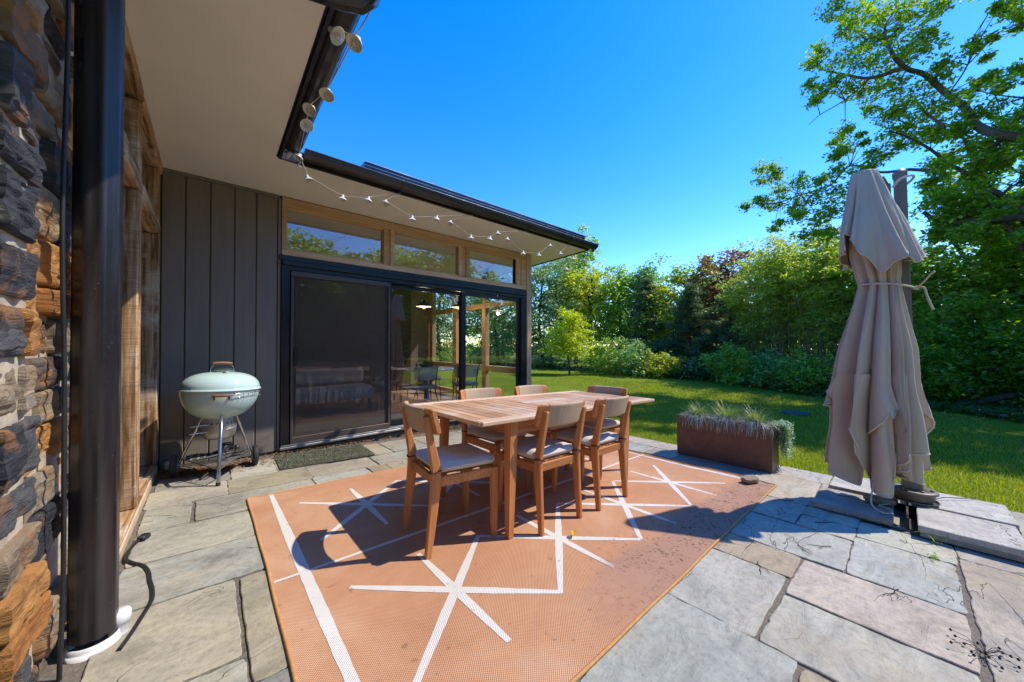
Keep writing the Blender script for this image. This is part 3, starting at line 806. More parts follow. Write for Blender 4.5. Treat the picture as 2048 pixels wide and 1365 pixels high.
# cable clipped to the stone beside the downspout
mb = MB(); P = []
for i in range(40):
    z = -.05 + i * .074; P.append((-.385 + .004 * math.sin(z * 3.1), 1.945 + .010 * math.sin(z * 2.3) + .006 * math.sin(z * 7), z))
t = thing('wall_cable', 'thin black cable running up the stone wall next to the downspout', 'cable', P[0]); 
mb.tube(P, .0065, 8); mb.build('cable', CABLE, t, True)

# extension cord on the slabs
pts = [(-.311, 3.032), (-.325, 2.98), (-.337, 2.90), (-.333, 2.80), (-.30, 2.73), (-.255, 2.66), (-.228, 2.57), (-.214, 2.47), (-.198, 2.38), (-.190, 2.29), (-.194, 2.24), (-.21, 2.15), (-.228, 2.06), (-.25, 1.97)]
t = on_patio('extension_cord', 'black outdoor cord lying across the slabs with its plug by the ledge', 'cord', *pts[0])
def smooth(pts, k=6):
    out = []
    for i in range(len(pts) - 1):
        p0, p1, p2, p3 = [Vector(pts[max(0, min(len(pts) - 1, i + j))]) for j in (-1, 0, 1, 2)]
        for s in range(k):
            u = s / k; out.append(.5 * ((2 * p1) + (p2 - p0) * u + (2 * p0 - 5 * p1 + 4 * p2 - p3) * u * u + (3 * p1 - p0 - 3 * p2 + p3) * u ** 3))
    out.append(Vector(pts[-1])); return out
sp = smooth([(x, y, pz(x, y) + .008) for x, y in pts])
MB().tube(sp, .0075, 8).build('cable', CABLE, t, True)
MB().box(-.022, -.012, 0, .022, .045, .03, .008, Matrix.Translation((.01, .0, .002)) @ Matrix.Rotation(-.5, 4, 'Z')).build('plug', CABLE, t)

# grey box at the foot of the corner
t = on_patio('outlet_box', 'small grey weatherproof box on the slabs in the house corner behind the grill', 'outlet box', -.27, 4.68)
MB().box(-.065, -.04, .0, .065, .04, .085, .02).build('housing', GREYLAM, t)
MB().box(-.045, -.046, .02, .045, -.0405, .068, .002).build('cover', plain('pale_lens', (.55, .55, .52), .3), t)

# ------------------------------------------------------------------ chairs
def sweep_post(mb, pts, wx, xc, mi=0):
    """pts: (y, z, depth); rectangular section swept in the y-z plane"""
    V = []; c = .006
    for (y, z, d) in pts:
        for (u, w) in ((-wx / 2, -d / 2 + c), (-wx / 2 + c, -d / 2), (wx / 2 - c, -d / 2), (wx / 2, -d / 2 + c), (wx / 2, d / 2 - c), (wx / 2 - c, d / 2), (-wx / 2 + c, d / 2), (-wx / 2, d / 2 - c)):
            V.append((xc + u, y + w, z))
    n = 8; F = [(i * n + j, i * n + (j + 1) % n, (i + 1) * n + (j + 1) % n, (i + 1) * n + j) for i in range(len(pts) - 1) for j in range(n)]
    F += [tuple(range(n))[::-1], tuple(range(len(V) - n, len(V)))]
    mb.add(V, F, mi)

def make_chair(label):
    t = thing('patio_chair', label, 'chair', group='teak chairs round the outdoor table')
    for s in (-1, 1):
        mb = MB(); sweep_post(mb, [(.205, 0, .036), (.200, .25, .044), (.195, .432, .05)], .040, s * .192); mb.build('leg', TEAK[2], t)
        mb = MB(); sweep_post(mb, [(-.236, 0, .036), (-.214, .24, .050), (-.200, .41, .062), (-.206, .50, .056), (-.238, .64, .043), (-.268, .778, .032), (-.2695, .788, .022)], .034, s * .196); mb.build('leg', TEAK[2], t)
    mb = MB()
    for s in (-1, 1): mb.box(s * .192 - .012, -.172, .378, s * .192 + .012, .172, .434, .003)
    mb.box(-.171, .183, .380, .171, .206, .434, .003); mb.box(-.178, -.212, .385, .178, -.189, .438, .003)
    mb.build('seat_frame', TEAK[0], t)
    mb = MB()
    for i in range(7): mb.box(-.172 + i * .0495, -.186, .436, -.172 + i * .0495 + .043, .20, .448, .003)
    mb.build('seat', TEAK[1], t)
    # curved back rest: teak ends and a rope wrapped middle
    def back(x0, x1, th, nu, lift=0):
        mb = MB(); V = []; prof = []
        zt, zb = .832 + lift, .682 - lift; r = .014
        for k in range(6): a = PI * k / 5; prof.append((-math.cos(a) * th / 2, zt - r + math.sin(a) * r))
        for k in range(6): a = PI * k / 5; prof.append((math.cos(a) * th / 2, zb + r - math.sin(a) * r))
        n = len(prof)
        for i in range(nu + 1):
            x = x0 + (x1 - x0) * i / nu
            for (u, z) in prof:
                yy = -.262 - (z - .76) * .26 + .058 * (x / .235) ** 2 - .018 + u
                zz = z
                if abs(x) > .222:
                    k = (abs(x) - .222) / .014; zz = .757 + (z - .757) * (1 - .13 * k * k)
                V.append((x, yy, zz))
        F = [(i * n + j, i * n + (j + 1) % n, (i + 1) * n + (j + 1) % n, (i + 1) * n + j) for i in range(nu) for j in range(n)]
        F += [tuple(range(n))[::-1], tuple(range(len(V) - n, len(V)))]
        mb.add(V, F, 0, False); return mb
    b = back(-.236, .236, .026, 32).build('backrest', TEAK[0], t)
    back(-.172, .172, .0335, 40, .003).build('rope_wrap', ROPE, b)
    # cushion with soft crowned top, seam piping
    mb = MB(); nx = 26; ny = 26
    def cush(top):
        def f(u, v):
            x, y = (2 * u - 1), (2 * v - 1)
            ex = math.copysign(abs(x) ** .9, x); ey = math.copysign(abs(y) ** .9, y)
            rr = max(abs(x), abs(y)); fall = max(0, (rr - .72) / .28)
            cr = max(0, abs(x) + abs(y) - 1.72) * .28
            X = ex * .207 * (1 - cr); Y = .010 + ey * .207 * (1 - cr)
            bulge = .026 * (1 - fall ** 2.2) ** .6 if fall < 1 else 0
            wr = .0045 * mnoise.noise(Vector((x * 3.1, y * 3.1, 1.7))) + .003 * mnoise.noise(Vector((x * 7, y * 7, 4)))
            return (X, Y, .479 + (bulge + wr * (1 - fall) + .004 if top else -min(.028, bulge * 1.1) - .003))
        return f
    mb.grid(cush(True), nx, ny); mb.grid(cush(False), nx, ny)
    mb.grid(lambda u, v: (lambda p, q: tuple(p[i] + (q[i] - p[i]) * v for i in range(3)))(*[cush(k)(*((0 + u * 4, 0) if u < .25 else (1, (u - .25) * 4) if u < .5 else (1 - (u - .5) * 4, 1) if u < .75 else (0, 1 - (u - .75) * 4))) for k in (True, False)]), 101, 2)
    c = mb.build('cushion', CUSHION, t)
    for s in (-1, 1):
        mb = MB(); pth = []
        for k in range(17): a = 2 * PI * k / 16; pth.append((s * .196 + math.cos(a) * .0225, -.205 + math.sin(a) * .034, .470 + .004 * math.sin(a * 2)))
        mb.tube(pth, .0042, 6, cap=False); mb.tube([(s * .196 - s * .02, -.172, .471), (s * .165, -.165, .468), (s * .15, -.172, .474)], .004, 6); mb.build('strap', STRAP, t)
    return t

chair0 = make_chair('teak chair at the left end of the table, nearest the grill')
CH = [(1.185, 1.942, -PI / 2 - .105, None),
      (1.80, 1.772, .0, 'left one of the two teak chairs on the near long side of the table'),
      (2.395, 1.757, .02, 'right one of the two near side teak chairs, close to the right table leg'),
      (1.895, 2.375, PI, 'left of the two far side teak chairs, its back against the glass doors behind'),
      (2.575, 2.39, PI + .015, 'right of the two far side teak chairs, its back top against the lawn'),
      (2.975, 2.10, PI / 2 + .03, 'teak chair at the right end of the table, back rest toward the planter')]
for i, (x, y, r, lab) in enumerate(CH):
    o = chair0 if i == 0 else copy_tree(chair0)
    o.matrix_basis = Matrix.Translation((x, y, pz(x, y) + .009)) @ TILT @ Matrix.Rotation(r, 4, 'Z')
    if lab: o['label'] = lab

# ------------------------------------------------------------------ table
def build_table():
    cx, cy = 2.175, 2.065
    t = on_patio('dining_table', 'long slatted teak outdoor table with pale weathered edge and tapered legs', 'table', cx, cy, h=.008)
    X0, X1, Y0, Y1 = 1.135 - cx, 3.225 - cx, 1.575 - cy, 2.545 - cy; zt = .757; th = .026
    mb = MB()
    for ya, yb in ((Y0, Y0 + .085), (Y1 - .085, Y1)):
        mb.box(X0 + .012, ya, zt - th, X1 - .012, yb, zt, .005)
    mb.build('edge_board', TOPX, t)
    mb = MB(); n = 27; w = (X1 - X0) / n
    for i in range(n): mb.box(X0 + i * w + .0022, Y0 + .087, zt - th + .002, X0 + (i + 1) * w - .0022, Y1 - .087, zt - .0008, .003)
    mb.box(X0 - .0, Y0 + .02, zt - th + .001, X0 + .011, Y1 - .02, zt - .001, .003); mb.box(X1 - .011, Y0 + .02, zt - th + .001, X1, Y1 - .02, zt - .001, .003)
    mb.build('tabletop', TOPY, t)
    mb = MB(); mb.box(1.93 - cx, 2.045 - cy, zt - .001, 2.46 - cx, 2.13 - cy, zt + .0025, .001); mb.build('leaf_cover', wood('bare_wood', 0, (.52, .40, .29), (.62, .52, .42), (.70, .62, .53)), t)
    mb = MB()
    mb.box(1.46 - cx, 1.640 - cy, .640, 2.75 - cx, 1.664 - cy, zt - th - .001, .003); mb.box(1.46 - cx, 2.45 - cy, .640, 2.75 - cx, 2.474 - cy, zt - th - .001, .003)
    mb.box(1.412 - cx, 1.69 - cy, .64, 1.436 - cx, 2.43 - cy, zt - th - .001, .003); mb.box(2.77 - cx, 1.69 - cy, .64, 2.794 - cx, 2.43 - cy, zt - th - .001, .003)
    mb.build('apron', TEAK[0], t)
    for x in (1.425, 2.785):
        for y in (1.645, 2.47):
            mb = MB(); sx = 1 if x > 2 else -1
            V = []
            for z, h in ((0, .019), (.45, .028), (zt - th - .001, .031)):
                for (a, b) in ((-1, -1), (1, -1), (1, 1), (-1, 1)): V.append((x - cx + a * h, y - cy + b * h, z))
            F = [(i * 4 + j, i * 4 + (j + 1) % 4, i * 4 + 4 + (j + 1) % 4, i * 4 + 4 + j) for i in (0, 1) for j in range(4)] + [(3, 2, 1, 0), (8, 9, 10, 11)]
            mb.add(V, F); mb.build('leg', TEAK[2], t)
build_table()

# ------------------------------------------------------------------ kettle grill
def build_grill():
    t = on_patio('kettle_grill', 'pale mint kettle grill on three steel legs with two wheels', 'grill', .055, 4.235)
    R = .292; zr = .80
    prof = [(0, .525)] + [(R * math.sin(a) ** .80, zr - .278 * math.cos(a) ** 1.0) for a in [i * PI / 2 / 18 for i in range(1, 18)]] + [(R, zr), (R + .006, zr + .004), (R - .004, zr + .006)]
    MB().lathe(prof, 56).build('bowl', ENAMEL, t)
    lid = [(R + .012, zr - .002), (R + .0145, zr + .003), (R + .010, zr + .009), (R + .002, zr + .012)] + [((R + .002) * math.cos(a) ** .72, zr + .012 + .150 * math.sin(a)) for a in [i * PI / 2 / 20 for i in range(1, 20)]] + [(0, zr + .162)]
    L = MB().lathe(lid, 56).build('lid', ENAMEL, t)
    mb = MB(); P = [(-.082, 0, zr + .155), (-.085, -.008, zr + .185), (-.068, -.014, zr + .225), (-.055, -.016, zr + .240)]
    mb.tube(smooth(P + [(-x, y, z) for x, y, z in P[::-1]]), .0035, 8); mb.build('handle_wire', CHROME, L)
    mb = MB(); mb.tube([(-.070, -.016, zr + .240), (-.055, -.016, zr + .241), (0, -.016, zr + .243), (.055, -.016, zr + .241), (.070, -.016, zr + .240)], [.010, .014, .0155, .014, .010], 12); mb.build('lid_handle', GRIP, L)
    mb = MB(); mb.lathe([(.0, .008), (.075, .004), (.082, -.004), (.082, -.02)], 28, Matrix.Translation((.01, .01, zr + .176)) @ Matrix.Rotation(.12, 4, 'X')); mb.build('heat_shield', plain('dark_enamel', (.10, .14, .13), .3), L)
    mb = MB(); mb.lathe([(0, .006), (.026, .006), (.03, .0), (.03, -.01)], 20, Matrix.Translation((.01, -.135, zr + .144)) @ Matrix.Rotation(.42, 4, 'X')); mb.box(-.006, -.004, .004, .006, .03, .014, .002, Matrix.Translation((.01, -.135, zr + .144)) @ Matrix.Rotation(.42, 4, 'X')); mb.build('vent', CHROME, L)
    # raised maker's plate beside the vent, only a dark smear of letters at this size
    mb = MB()
    for k in range(6):
        a = .10 + k * .014; mb.box(-.004, -.0025, 0, .004, .0055, .0022, .0006, Matrix.Translation((.045 + k * .0115, -.139, zr + .1435 - k * .0011)) @ Matrix.Rotation(.45, 4, 'X'))
    mb.build('lettering', BLACK, L)
    # front side handle and tool hooks
    mb = MB(); mb.tube([(-.065, -R - .024, zr - .032), (-.05, -R - .032, zr - .033), (.0, -R - .034, zr - .034), (.05, -R - .032, zr - .033), (.065, -R - .024, zr - .032)], [.009, .012, .0135, .012, .009], 12); h = mb.build('side_handle', GRIP, t)
    for s in (-1, 1):
        mb = MB(); mb.tube([(s * .052, -R + .01, zr - .05), (s * .052, -R - .02, zr - .045), (s * .052, -R - .032, zr - .036)], .0035, 6); mb.box(s * .052 - .006, -R - .002, zr - .075, s * .052 + .006, -R + .012, zr - .04, .002)
        mb.build('bracket', STRAP, h)
    mb = MB(); P = []
    for i in range(12):
        a = -PI / 2 + .30 + i * .068; P.append((math.cos(a) * (R + .022), math.sin(a) * (R + .022), zr - .022))
    mb.tube(P, .003, 6)
    for i in (1, 3, 5, 7, 9, 11):
        x, y, z = P[i]; d = Vector((x, y, 0)).normalized()
        mb.tube([Vector((x, y, z)), Vector((x, y, z - .028)) + d * .002, Vector((x, y, z - .038)) + d * .010, Vector((x, y, z - .032)) + d * .020], .0024, 6)
    for i in (0, 10):
        x, y, z = P[i]; d = Vector((x, y, 0)).normalized(); mb.tube([Vector((x, y, z)), Vector((x, y, z - .003)) - d * .03], .004, 6)
    mb.build('tool_hooks', CHROME, t)
    # ash catcher
    mb = MB(); mb.lathe([(.120, .545), (.128, .50), (.128, .41), (.118, .365), (.09, .345), (0, .343)], 40); a = mb.build('ash_catcher', ALUM, t)
    mb = MB()
    for k in range(22):
        an = 2 * PI * k / 22; mb.lathe([(0, .0015), (.0075, .0)], 8, Matrix.Translation((math.cos(an) * .1285, math.sin(an) * .1285, .495)) @ Matrix.Rotation(an, 4, 'Z') @ Matrix.Rotation(PI / 2, 4, 'Y'))
    mb.build('vent_hole', BLACK, a)
    mb = MB()
    for z in (.488, .425):
        mb = MB(); mb.tube([(-.075, -.10, z), (-.16, -.12, z - .002), (-.20, -.125, z - .004)], .0045, 6); mb.build('damper_lever', CHROME, a)
    mb = MB(); mb.tube([(.05, -.125, .43), (.12, -.10, .455)], .0045, 6); mb.build('catch', CHROME, a)
    # legs
    mb = MB(); mb.tube([(.006, -.352, 0.02), (.006, -.335, .50), (.006, -.20, .56)], .0135, 14); mb.build('leg', CHROMEB, t)
    mb = MB(); mb.tube([(.006, -.353, 0), (.006, -.352, .03)], .0165, 12); mb.build('foot_cap', RUBBER, t)
    for s in (-1, 1):
        mb = MB(); mb.tube([(s * .265, .16, .12), (s * .125, .06, .53)], .0125, 14); mb.build('leg', CHROME, t)
        w = MB(); M = Matrix.Translation((s * .30, .165, .1)) @ Matrix.Rotation(PI / 2, 4, 'Y')
        w.lathe([(.07, -.024), (.092, -.022), (.099, -.012), (.1, 0), (.099, .012), (.092, .022), (.07, .024)], 40, M); wo = w.build('wheel', RUBBER, t)
        w = MB(); w.lathe([(0, .03), (.018, .03), (.02, .022), (.066, .018), (.0705, .0255)], 32, M); w.lathe([(0, -.03), (.018, -.03), (.02, -.022), (.066, -.018), (.0705, -.0255)], 32, M); w.build('hub', GREYLAM if s < 0 else ALUM, wo)
    mb = MB(); mb.tube([(-.29, .165, .1), (.29, .165, .1)], .006, 8)
    # wire shelf between the legs
    a, b, c = Vector((.006, -.34, .135)), Vector((-.262, .15, .165)), Vector((.262, .15, .165))
    mb.tube([a, b], .005, 6); mb.tube([a, c], .005, 6); mb.tube([b, c], .005, 6)
    for k in range(1, 12):
        u = k / 12; mb.tube([a.lerp(b, u), a.lerp(c, u)], .0025, 5)
    mb.build('wire_shelf', CHROME, t)
    mb = MB(); mb.add([tuple(a.lerp(c, .3) + Vector((0, 0, .004))), tuple(a.lerp(c, .98) + Vector((0, 0, .004))), tuple(c.lerp(b, .38) + Vector((0, 0, .004))), tuple(a.lerp(b, .5).lerp(c, .4) + Vector((0, 0, .004)))], [(0, 1, 2, 3)]); mb.build('shelf_plate', ALUM, t)
build_grill()
gx, gy = .055, 4.235
def small(name, label, cat, x, y, h, rot=0): return on_patio(name, label, cat, x, y, rot, h=h)
t = small('folded_cloth', 'crumpled striped cloth draped on the left of the grill shelf', 'cloth', gx - .09, gy + .02, .172)
mb = MB(); mb.grid(lambda u, v: ((u - .5) * .24, (v - .5) * .22, .02 + .018 * mnoise.noise(Vector((u * 5, v * 5, 2))) + .012 * mnoise.noise(Vector((u * 11, v * 11, 5)))), 24, 24)
def m_stripe():
    g = G('striped_cloth'); s = g.n('SeparateXYZ'); g.put(s.inputs[0], g.coords()); w = g.math('SINE', g.math('MULTIPLY', s.outputs[0], 130)); g.col(g.ramp(w, [(.35, (.05, .055, .04)), (.55, (.36, .31, .2))])); g.rough(.9); return g.m
mb.build('cloth', m_stripe(), t)
t = small('grill_brush', 'black handled grill brush lying across the grill shelf', 'brush', gx + .05, gy - .06, .185, .35)
MB().tube([(-.2, 0, .01), (-.05, 0, .016), (.08, 0, .02)], [.009, .012, .010], 10).build('handle', CABLE, t); MB().box(.08, -.025, .0, .16, .025, .03, .006).build('brush_head', STRAP, t)
t = small('grill_tongs', 'bundle of steel and black tongs resting on the right of the grill shelf', 'tongs', gx + .11, gy - .01, .195, 1.1)
mb = MB(); mb.tube([(-.17, -.012, 0), (0, -.02, .012), (.16, -.004, .0)], .006, 8); mb.tube([(-.17, .012, .004), (0, .02, .016), (.16, .004, .004)], .006, 8); mb.build('arms', CHROME, t)
MB().tube([(-.18, 0, .02), (-.1, .02, .05), (.0, .03, .06), (.06, .01, .03)], .009, 8).build('grip', CABLE, t)
t = small('blower', 'small black gadget with round knobs standing at the back of the grill shelf', 'gadget', gx + .08, gy + .08, .175)
MB().box(-.055, -.03, 0, .035, .03, .10, .008).build('body', BLACK, t); MB().lathe([(0, .03), (.022, .028), (.024, .0)], 20, Matrix.Translation((-.01, -.03, .055)) @ Matrix.Rotation(PI / 2, 4, 'X')).build('knob', ALUM, t)
MB().lathe([(0, .07), (.02, .066), (.022, 0), (0, 0)], 16, Matrix.Translation((.07, 0, 0))).build('canister', CABLE, t)
# leaf litter under the grill
rng = np.random.default_rng(4)
n = 1500; th_ = rng.uniform(0, 2 * PI, n); rr = np.abs(rng.normal(0, .17, n))
x = -.02 + np.cos(th_) * rr * 1.6 + rng.normal(0, .05, n); y = 4.47 + np.sin(th_) * rr * .75; k = (y < 4.74) & (x > -.33); x = x[k]; y = y[k]
ex = rng.uniform(.4, 4.2, 450); ey = 4.72 - np.abs(rng.normal(0, .035, 450)); x = np.concatenate([x, ex]); y = np.concatenate([y, ey])
P = np.stack([x, y, SA * x + SB * y + .006 + rng.uniform(0, .012, len(x))], 1)
o = raw_mesh('leaf_litter', leaf_quads(P, .032, rng, 1.2, .5), 4, leaf_mat('dry_leaf', [(.13, .06, .025), (.24, .12, .05), (.17, .09, .04), (.32, .20, .10)], .1)); tag(o, 'dry brown leaf litter along the foot of the house wall', 'leaves', kind='stuff')

# ------------------------------------------------------------------ door mat
def build_mat():
    t = on_patio('doormat', 'grey green tufted doormat on the slabs before the sliding door', 'doormat', .985, 4.29, -.03)
    hx, hy = .455, .285
    mb = MB(); mb.box(-hx, -hy, 0, hx, hy, .010, .004); mb.build('backing', plain('mat_rubber', (.045, .04, .03), .9), t)
    rng = np.random.default_rng(8); n = 21000
    P = np.stack([rng.uniform(-hx + .006, hx - .006, n), rng.uniform(-hy + .006, hy - .006, n), np.full(n, .009)], 1)
    V = np.empty((n, 3, 3)); a = rng.uniform(0, 2 * PI, n); w = .0036
    V[:, 0] = P + np.stack([np.cos(a) * w, np.sin(a) * w, 0 * a], 1); V[:, 1] = P - np.stack([np.cos(a) * w, np.sin(a) * w, 0 * a], 1)
    V[:, 2] = P + np.stack([rng.normal(0, .007, n), rng.normal(0, .007, n), rng.uniform(.008, .022, n)], 1)
    raw_mesh('pile', V.reshape(-1, 3), 3, leaf_mat('mat_pile', [(.13, .14, .085), (.22, .22, .15), (.30, .30, .22), (.17, .18, .10)], .1), t)
build_mat()

# ------------------------------------------------------------------ string lights
def build_lights():
    S = [((.50, 2.00, 2.80), .5, -.6), ((.585, 1.97, 2.79), .1, .5), ((.575, 2.52, 2.80), .25, .3), ((.525, 2.78, 2.81), .35, .5), ((.54, 2.98, 2.80), .7, -.1), ((.605, 3.68, 2.86), .3, .4), ((.53, 3.70, 2.875), .9, -.9),
         ((.69, 3.70, 2.69), .35, -.3), ((.99, 3.70, 2.59), .1, .1), ((1.24, 3.70, 2.645), .05, .2), ((1.42, 3.70, 2.665), .5, .3), ((1.73, 3.70, 2.565), 0, 0), ((2.04, 3.70, 2.645), -.2, .1), ((2.23, 3.70, 2.635), .4, .3),
         ((2.54, 3.70, 2.515), .1, 0), ((2.85, 3.70, 2.565), -.2, .2), ((2.99, 3.70, 2.665), .3, 0), ((3.16, 3.70, 2.615), .3, .3), ((3.47, 3.70, 2.475), 0, .1), ((3.80, 3.70, 2.505), 0, 0), ((4.06, 3.70, 2.695), .3, .2), ((4.31, 3.70, 2.615), .2, 0), ((4.64, 3.70, 2.585), .1, .2), ((4.94, 3.70, 2.615), 0, .2), ((4.46, 3.70, 2.375), .3, .3)]
    t = thing('string_lights', 'string of small white enamel lamp shades looped under the dark gutters', 'string lights', S[7][0])
    mb = MB(); top = [Vector(p) + Vector((0, 0, .035)) for p, a, b in S[:24]]
    hooks = {3: (.56, 2.85, 2.90), 10: (1.62, 3.765, 2.855), 13: (2.62, 3.765, 2.855), 16: (3.62, 3.765, 2.855), 22: (4.62, 3.765, 2.855)}
    for i in range(23):
        a, b = top[i], top[i + 1]; sag = .02 * (b - a).length
        if i == 6: a = top[5]
        if i in (9, 12, 17, 21) and i + 1 in hooks or i in (9, 12, 21):
            hk = Vector(hooks[{9: 10, 12: 13, 21: 22}[i]]); mb.tube([a, hk, b], .0026, 5); continue
        mb.tube([a.lerp(b, u) - Vector((0, 0, sag * 4 * u * (1 - u))) for u in (0, .25, .5, .75, 1)], .0026 if i > 7 else .0034, 5)
    mb.tube([top[16], Vector(hooks[16])], .0024, 5); mb.tube([top[21], top[21].lerp(Vector(S[24][0]) + Vector((0, 0, .035)), .5), Vector(S[24][0]) + Vector((0, 0, .035))], .0024, 5)
    mb.tube(smooth([top[1], Vector((.61, 1.86, 2.86)), Vector((.64, 1.74, 2.95)), Vector((.66, 1.65, 3.02))]), .0036, 6)
    mb.tube(smooth([top[5], top[5] + Vector((.02, 0, -.06)), top[5] + Vector((-.005, .01, -.10)), top[5] + Vector((.02, 0, -.12))]), .006, 6)
    mb.build('cord', CORD, t, True)
    for p, rx, ry in S:
        M = Matrix.Translation(Vector(p) - Vector(S[7][0])) @ Matrix.Rotation((-rx - .1) if p[1] < 3.6 else -rx * .5, 4, 'X') @ Matrix.Rotation(ry, 4, 'Y') @ Matrix.Scale(1.2 if p[1] < 3.6 else 1.12, 4)
        sh = MB(); sh.lathe([(.0, .040), (.010, .040), (.012, .036), (.012, .020), (.018, .014), (.032, .004), (.0375, -.008), (.0385, -.0085), (.036, -.008), (.030, .0005), (.014, .010), (.0, .012)], 26, M); o = sh.build('lamp_shade', WHITE, t)
        b = MB(); b.lathe([(.0, .012), (.009, .006), (.015, -.004), (.0165, -.013), (.012, -.022), (0, -.026)], 16, M); b.build('bulb', BULBGLASS, o)
build_lights()

# ------------------------------------------------------------------ parasol
PX, PY = 4.09, -.045
def build_umbrella():
    t = on_patio('cantilever_parasol', 'closed taupe cantilever parasol tied round its grey post on a steel cross base', 'parasol', PX, PY)
    z0 = 0
    def flute(t_):
        c, s = math.cos(t_), math.sin(t_); m = max(abs(c), abs(s)); return min(1 / m, 1.30) * (1 + .012 * math.cos(t_ * 20))
    mb = MB(); mb.tube([(0, 0, .16), (0, 0, 2.66)], .036, 64, prof=flute, smooth=False); mb.build('post', POLE, t)
    mb = MB(); mb.box(-.042, -.042, 2.66, .042, .042, 2.685, .004); mb.lathe([(.05, 2.685), (.045, 2.70), (.02, 2.72), (0, 2.725)], 4, Matrix.Rotation(PI / 4, 4, 'Z')); mb.build('post_cap', POLE, t)
    mb = MB(); mb.box(-.03, .05, .95, .03, .10, 2.62, .008); mb.tube([(-.0, .075, 2.60), (-.06, .1, 2.66), (-.16, .15, 2.66)], .02, 10); mb.build('arm', POLE, t)
    mb = MB(); mb.tube(smooth([(.06, -.03, 2.60), (.02, -.07, 2.625), (-.07, -.06, 2.62), (-.10, .0, 2.60), (-.115, .04, 2.545)]), .009, 8); mb.build('strap', CANVAS_EDGE, t)
    mb = MB(); mb.lathe([(0, .175), (.06, .175), (.062, .182), (.128, .182), (.134, .176), (.134, .165), (.120, .160), (.115, .115), (.105, .105), (0, .105)], 44)
    mb.lathe([(.132, .108), (.138, .102), (.10, .09), (0, .09)], 44); mb.box(-.055, -.055, .17, .055, .055, .27, .004)
    for k in range(6): a = PI / 6 + k * PI / 3; mb.lathe([(0, .194), (.011, .193), (.012, .18)], 10, Matrix.Translation((math.cos(a) * .1, math.sin(a) * .1, 0)))
    mb.build('flange', POLE, t)
    mb = MB()
    for a in range(2):
        M = Matrix.Rotation(a * PI / 2, 4, 'Z')
        for s in (-1, 1):
            mb.box(-.47, s * .029 - .006, .004, .47, s * .029 + .006, (.085, .038)[a], .002, M)
        mb.box(-.47, -.0225, .004, .47, .0225, .010, .001, M)
    mb.box(-.07, -.07, .086, .07, .07, .092, .002); mb.build('cross_base', BASEMETAL, t)
    # cloth
    from math import sin, cos
    ccx, ccy = -.195, .16        # cloth hangs beside the post, toward the house
    rs = random.Random(5)
    ph = [rs.uniform(0, 2 * PI) for _ in range(12)]
    def fold(th, k, w, p): 
        a = th + w * sin(2 * th + p) + .6 * w * sin(3 * th + 2 * p) + .25 * w * sin(7 * th + p); return .72 * abs(sin(k * a / 2 + p)) + .28 * abs(sin(k * .82 * a + 2.1 * p)) 
    def cloth(zt, hem, Rf, amp, k, p, cen, nth, nz, warp, skew=0.):
        V = []
        def f(u, v):
            th = 2 * PI * u; z = zt + (hem(th) - zt) * v; b = fold(th, k, warp, p)
            s = (zt - z); r = Rf(z, th) * (1 + amp(v) * (b - .62)) + .008 * mnoise.noise(Vector((cos(th) * 2.2, sin(th) * 2.2, z * 2.3 + p))) * (1 + v) + .004 * mnoise.noise(Vector((cos(th) * 9, sin(th) * 9, z * 5 + p)))
            tw = th + skew * v * sin(k * th / 2 + p)
            c = cen(z); return (c[0] + cos(tw) * r, c[1] + sin(tw) * r, z)
        return f
    def lin(x, tab):
        for (a, fa), (b, fb) in zip(tab, tab[1:]):
            if (x - a) * (x - b) <= 0: 
                u = (x - a) / (b - a); u = u * u * (3 - 2 * u) if False else u; return fa + (fb - fa) * u
        return tab[0][1] if x > tab[0][0] else tab[-1][1]
    cen = lambda z: (ccx + .0, ccy + lin(z, [(2.7, .035), (2.1, .0), (1.75, -.03), (1.25, .005), (.9, .025), (.2, .03)]))
    cam = math.atan2(0 - (PY + ccy), 0 - (PX + ccx))     # bearing from the cloth toward the patio
    def rel(th): return math.atan2(sin(th - cam), cos(th - cam))
    # lower skirt: from under the cap, pinched by the cord, then falling in deep pleats
    Rl = lambda z, th: lin(z, [(2.55, .10), (2.0, .12), (1.84, .108), (1.775, .098), (1.65, .114), (1.48, .140), (1.25, .172), (1.05, .184), (.86, .196), (.62, .200), (.45, .212), (.2, .218)])
    def hem1(th):
        d = rel(th); 
        pts = [(-PI, .30), (-2.2, .22), (-1.5, .34), (-1.15, .27), (-.85, .20), (-.45, .60), (-.28, .44), (.02, .205), (.22, .21), (.40, .50), (.55, .44), (.85, .33), (1.3, .30), (1.8, .40), (2.4, .25), (PI, .30)]
        z = None
        for (a, fa), (b, fb) in zip(pts, pts[1:]):
            if a <= d <= b: u = (d - a) / (b - a); u = u * u * (3 - 2 * u); z = fa + (fb - fa) * u; break
        return (z if z is not None else .3) + .02 * sin(7 * th)
    f1 = cloth(2.50, hem1, Rl, lambda v: .26 + .62 * min(1, v * 1.3), 13, ph[0], cen, 0, 0, .30, .13)
    mb = MB(); mb.grid(f1, 264, 90, closed=True); cv = mb.build('canopy', CANVAS, t)
    e = MB(); e.tube([f1(i / 264, 1) for i in range(265)], .0062, 6, cap=False); e.build('hem', CANVAS_EDGE, cv)
    # valance band turned out over the skirt on the near side
    Rv = lambda z, th: lin(z, [(1.06, .187), (.95, .198), (.8, .214), (.6, .222), (.4, .226)])
    def hem2(th):
        d = rel(th); return .62 + .16 * sin(4 * th + .6) + .11 * sin(9 * th + 1.3) + .12 * (1 if d < -.4 else 0) * min(1, (-d - .4) * 3) - .06 * (d > .2)
    f2 = cloth(1.06, hem2, Rv, lambda v: .66 + .42 * v, 13, ph[0], cen, 0, 0, .30, .26)
    mb = MB(); mb.grid(f2, 264, 26, closed=True); va = mb.build('valance', CANVAS, t)
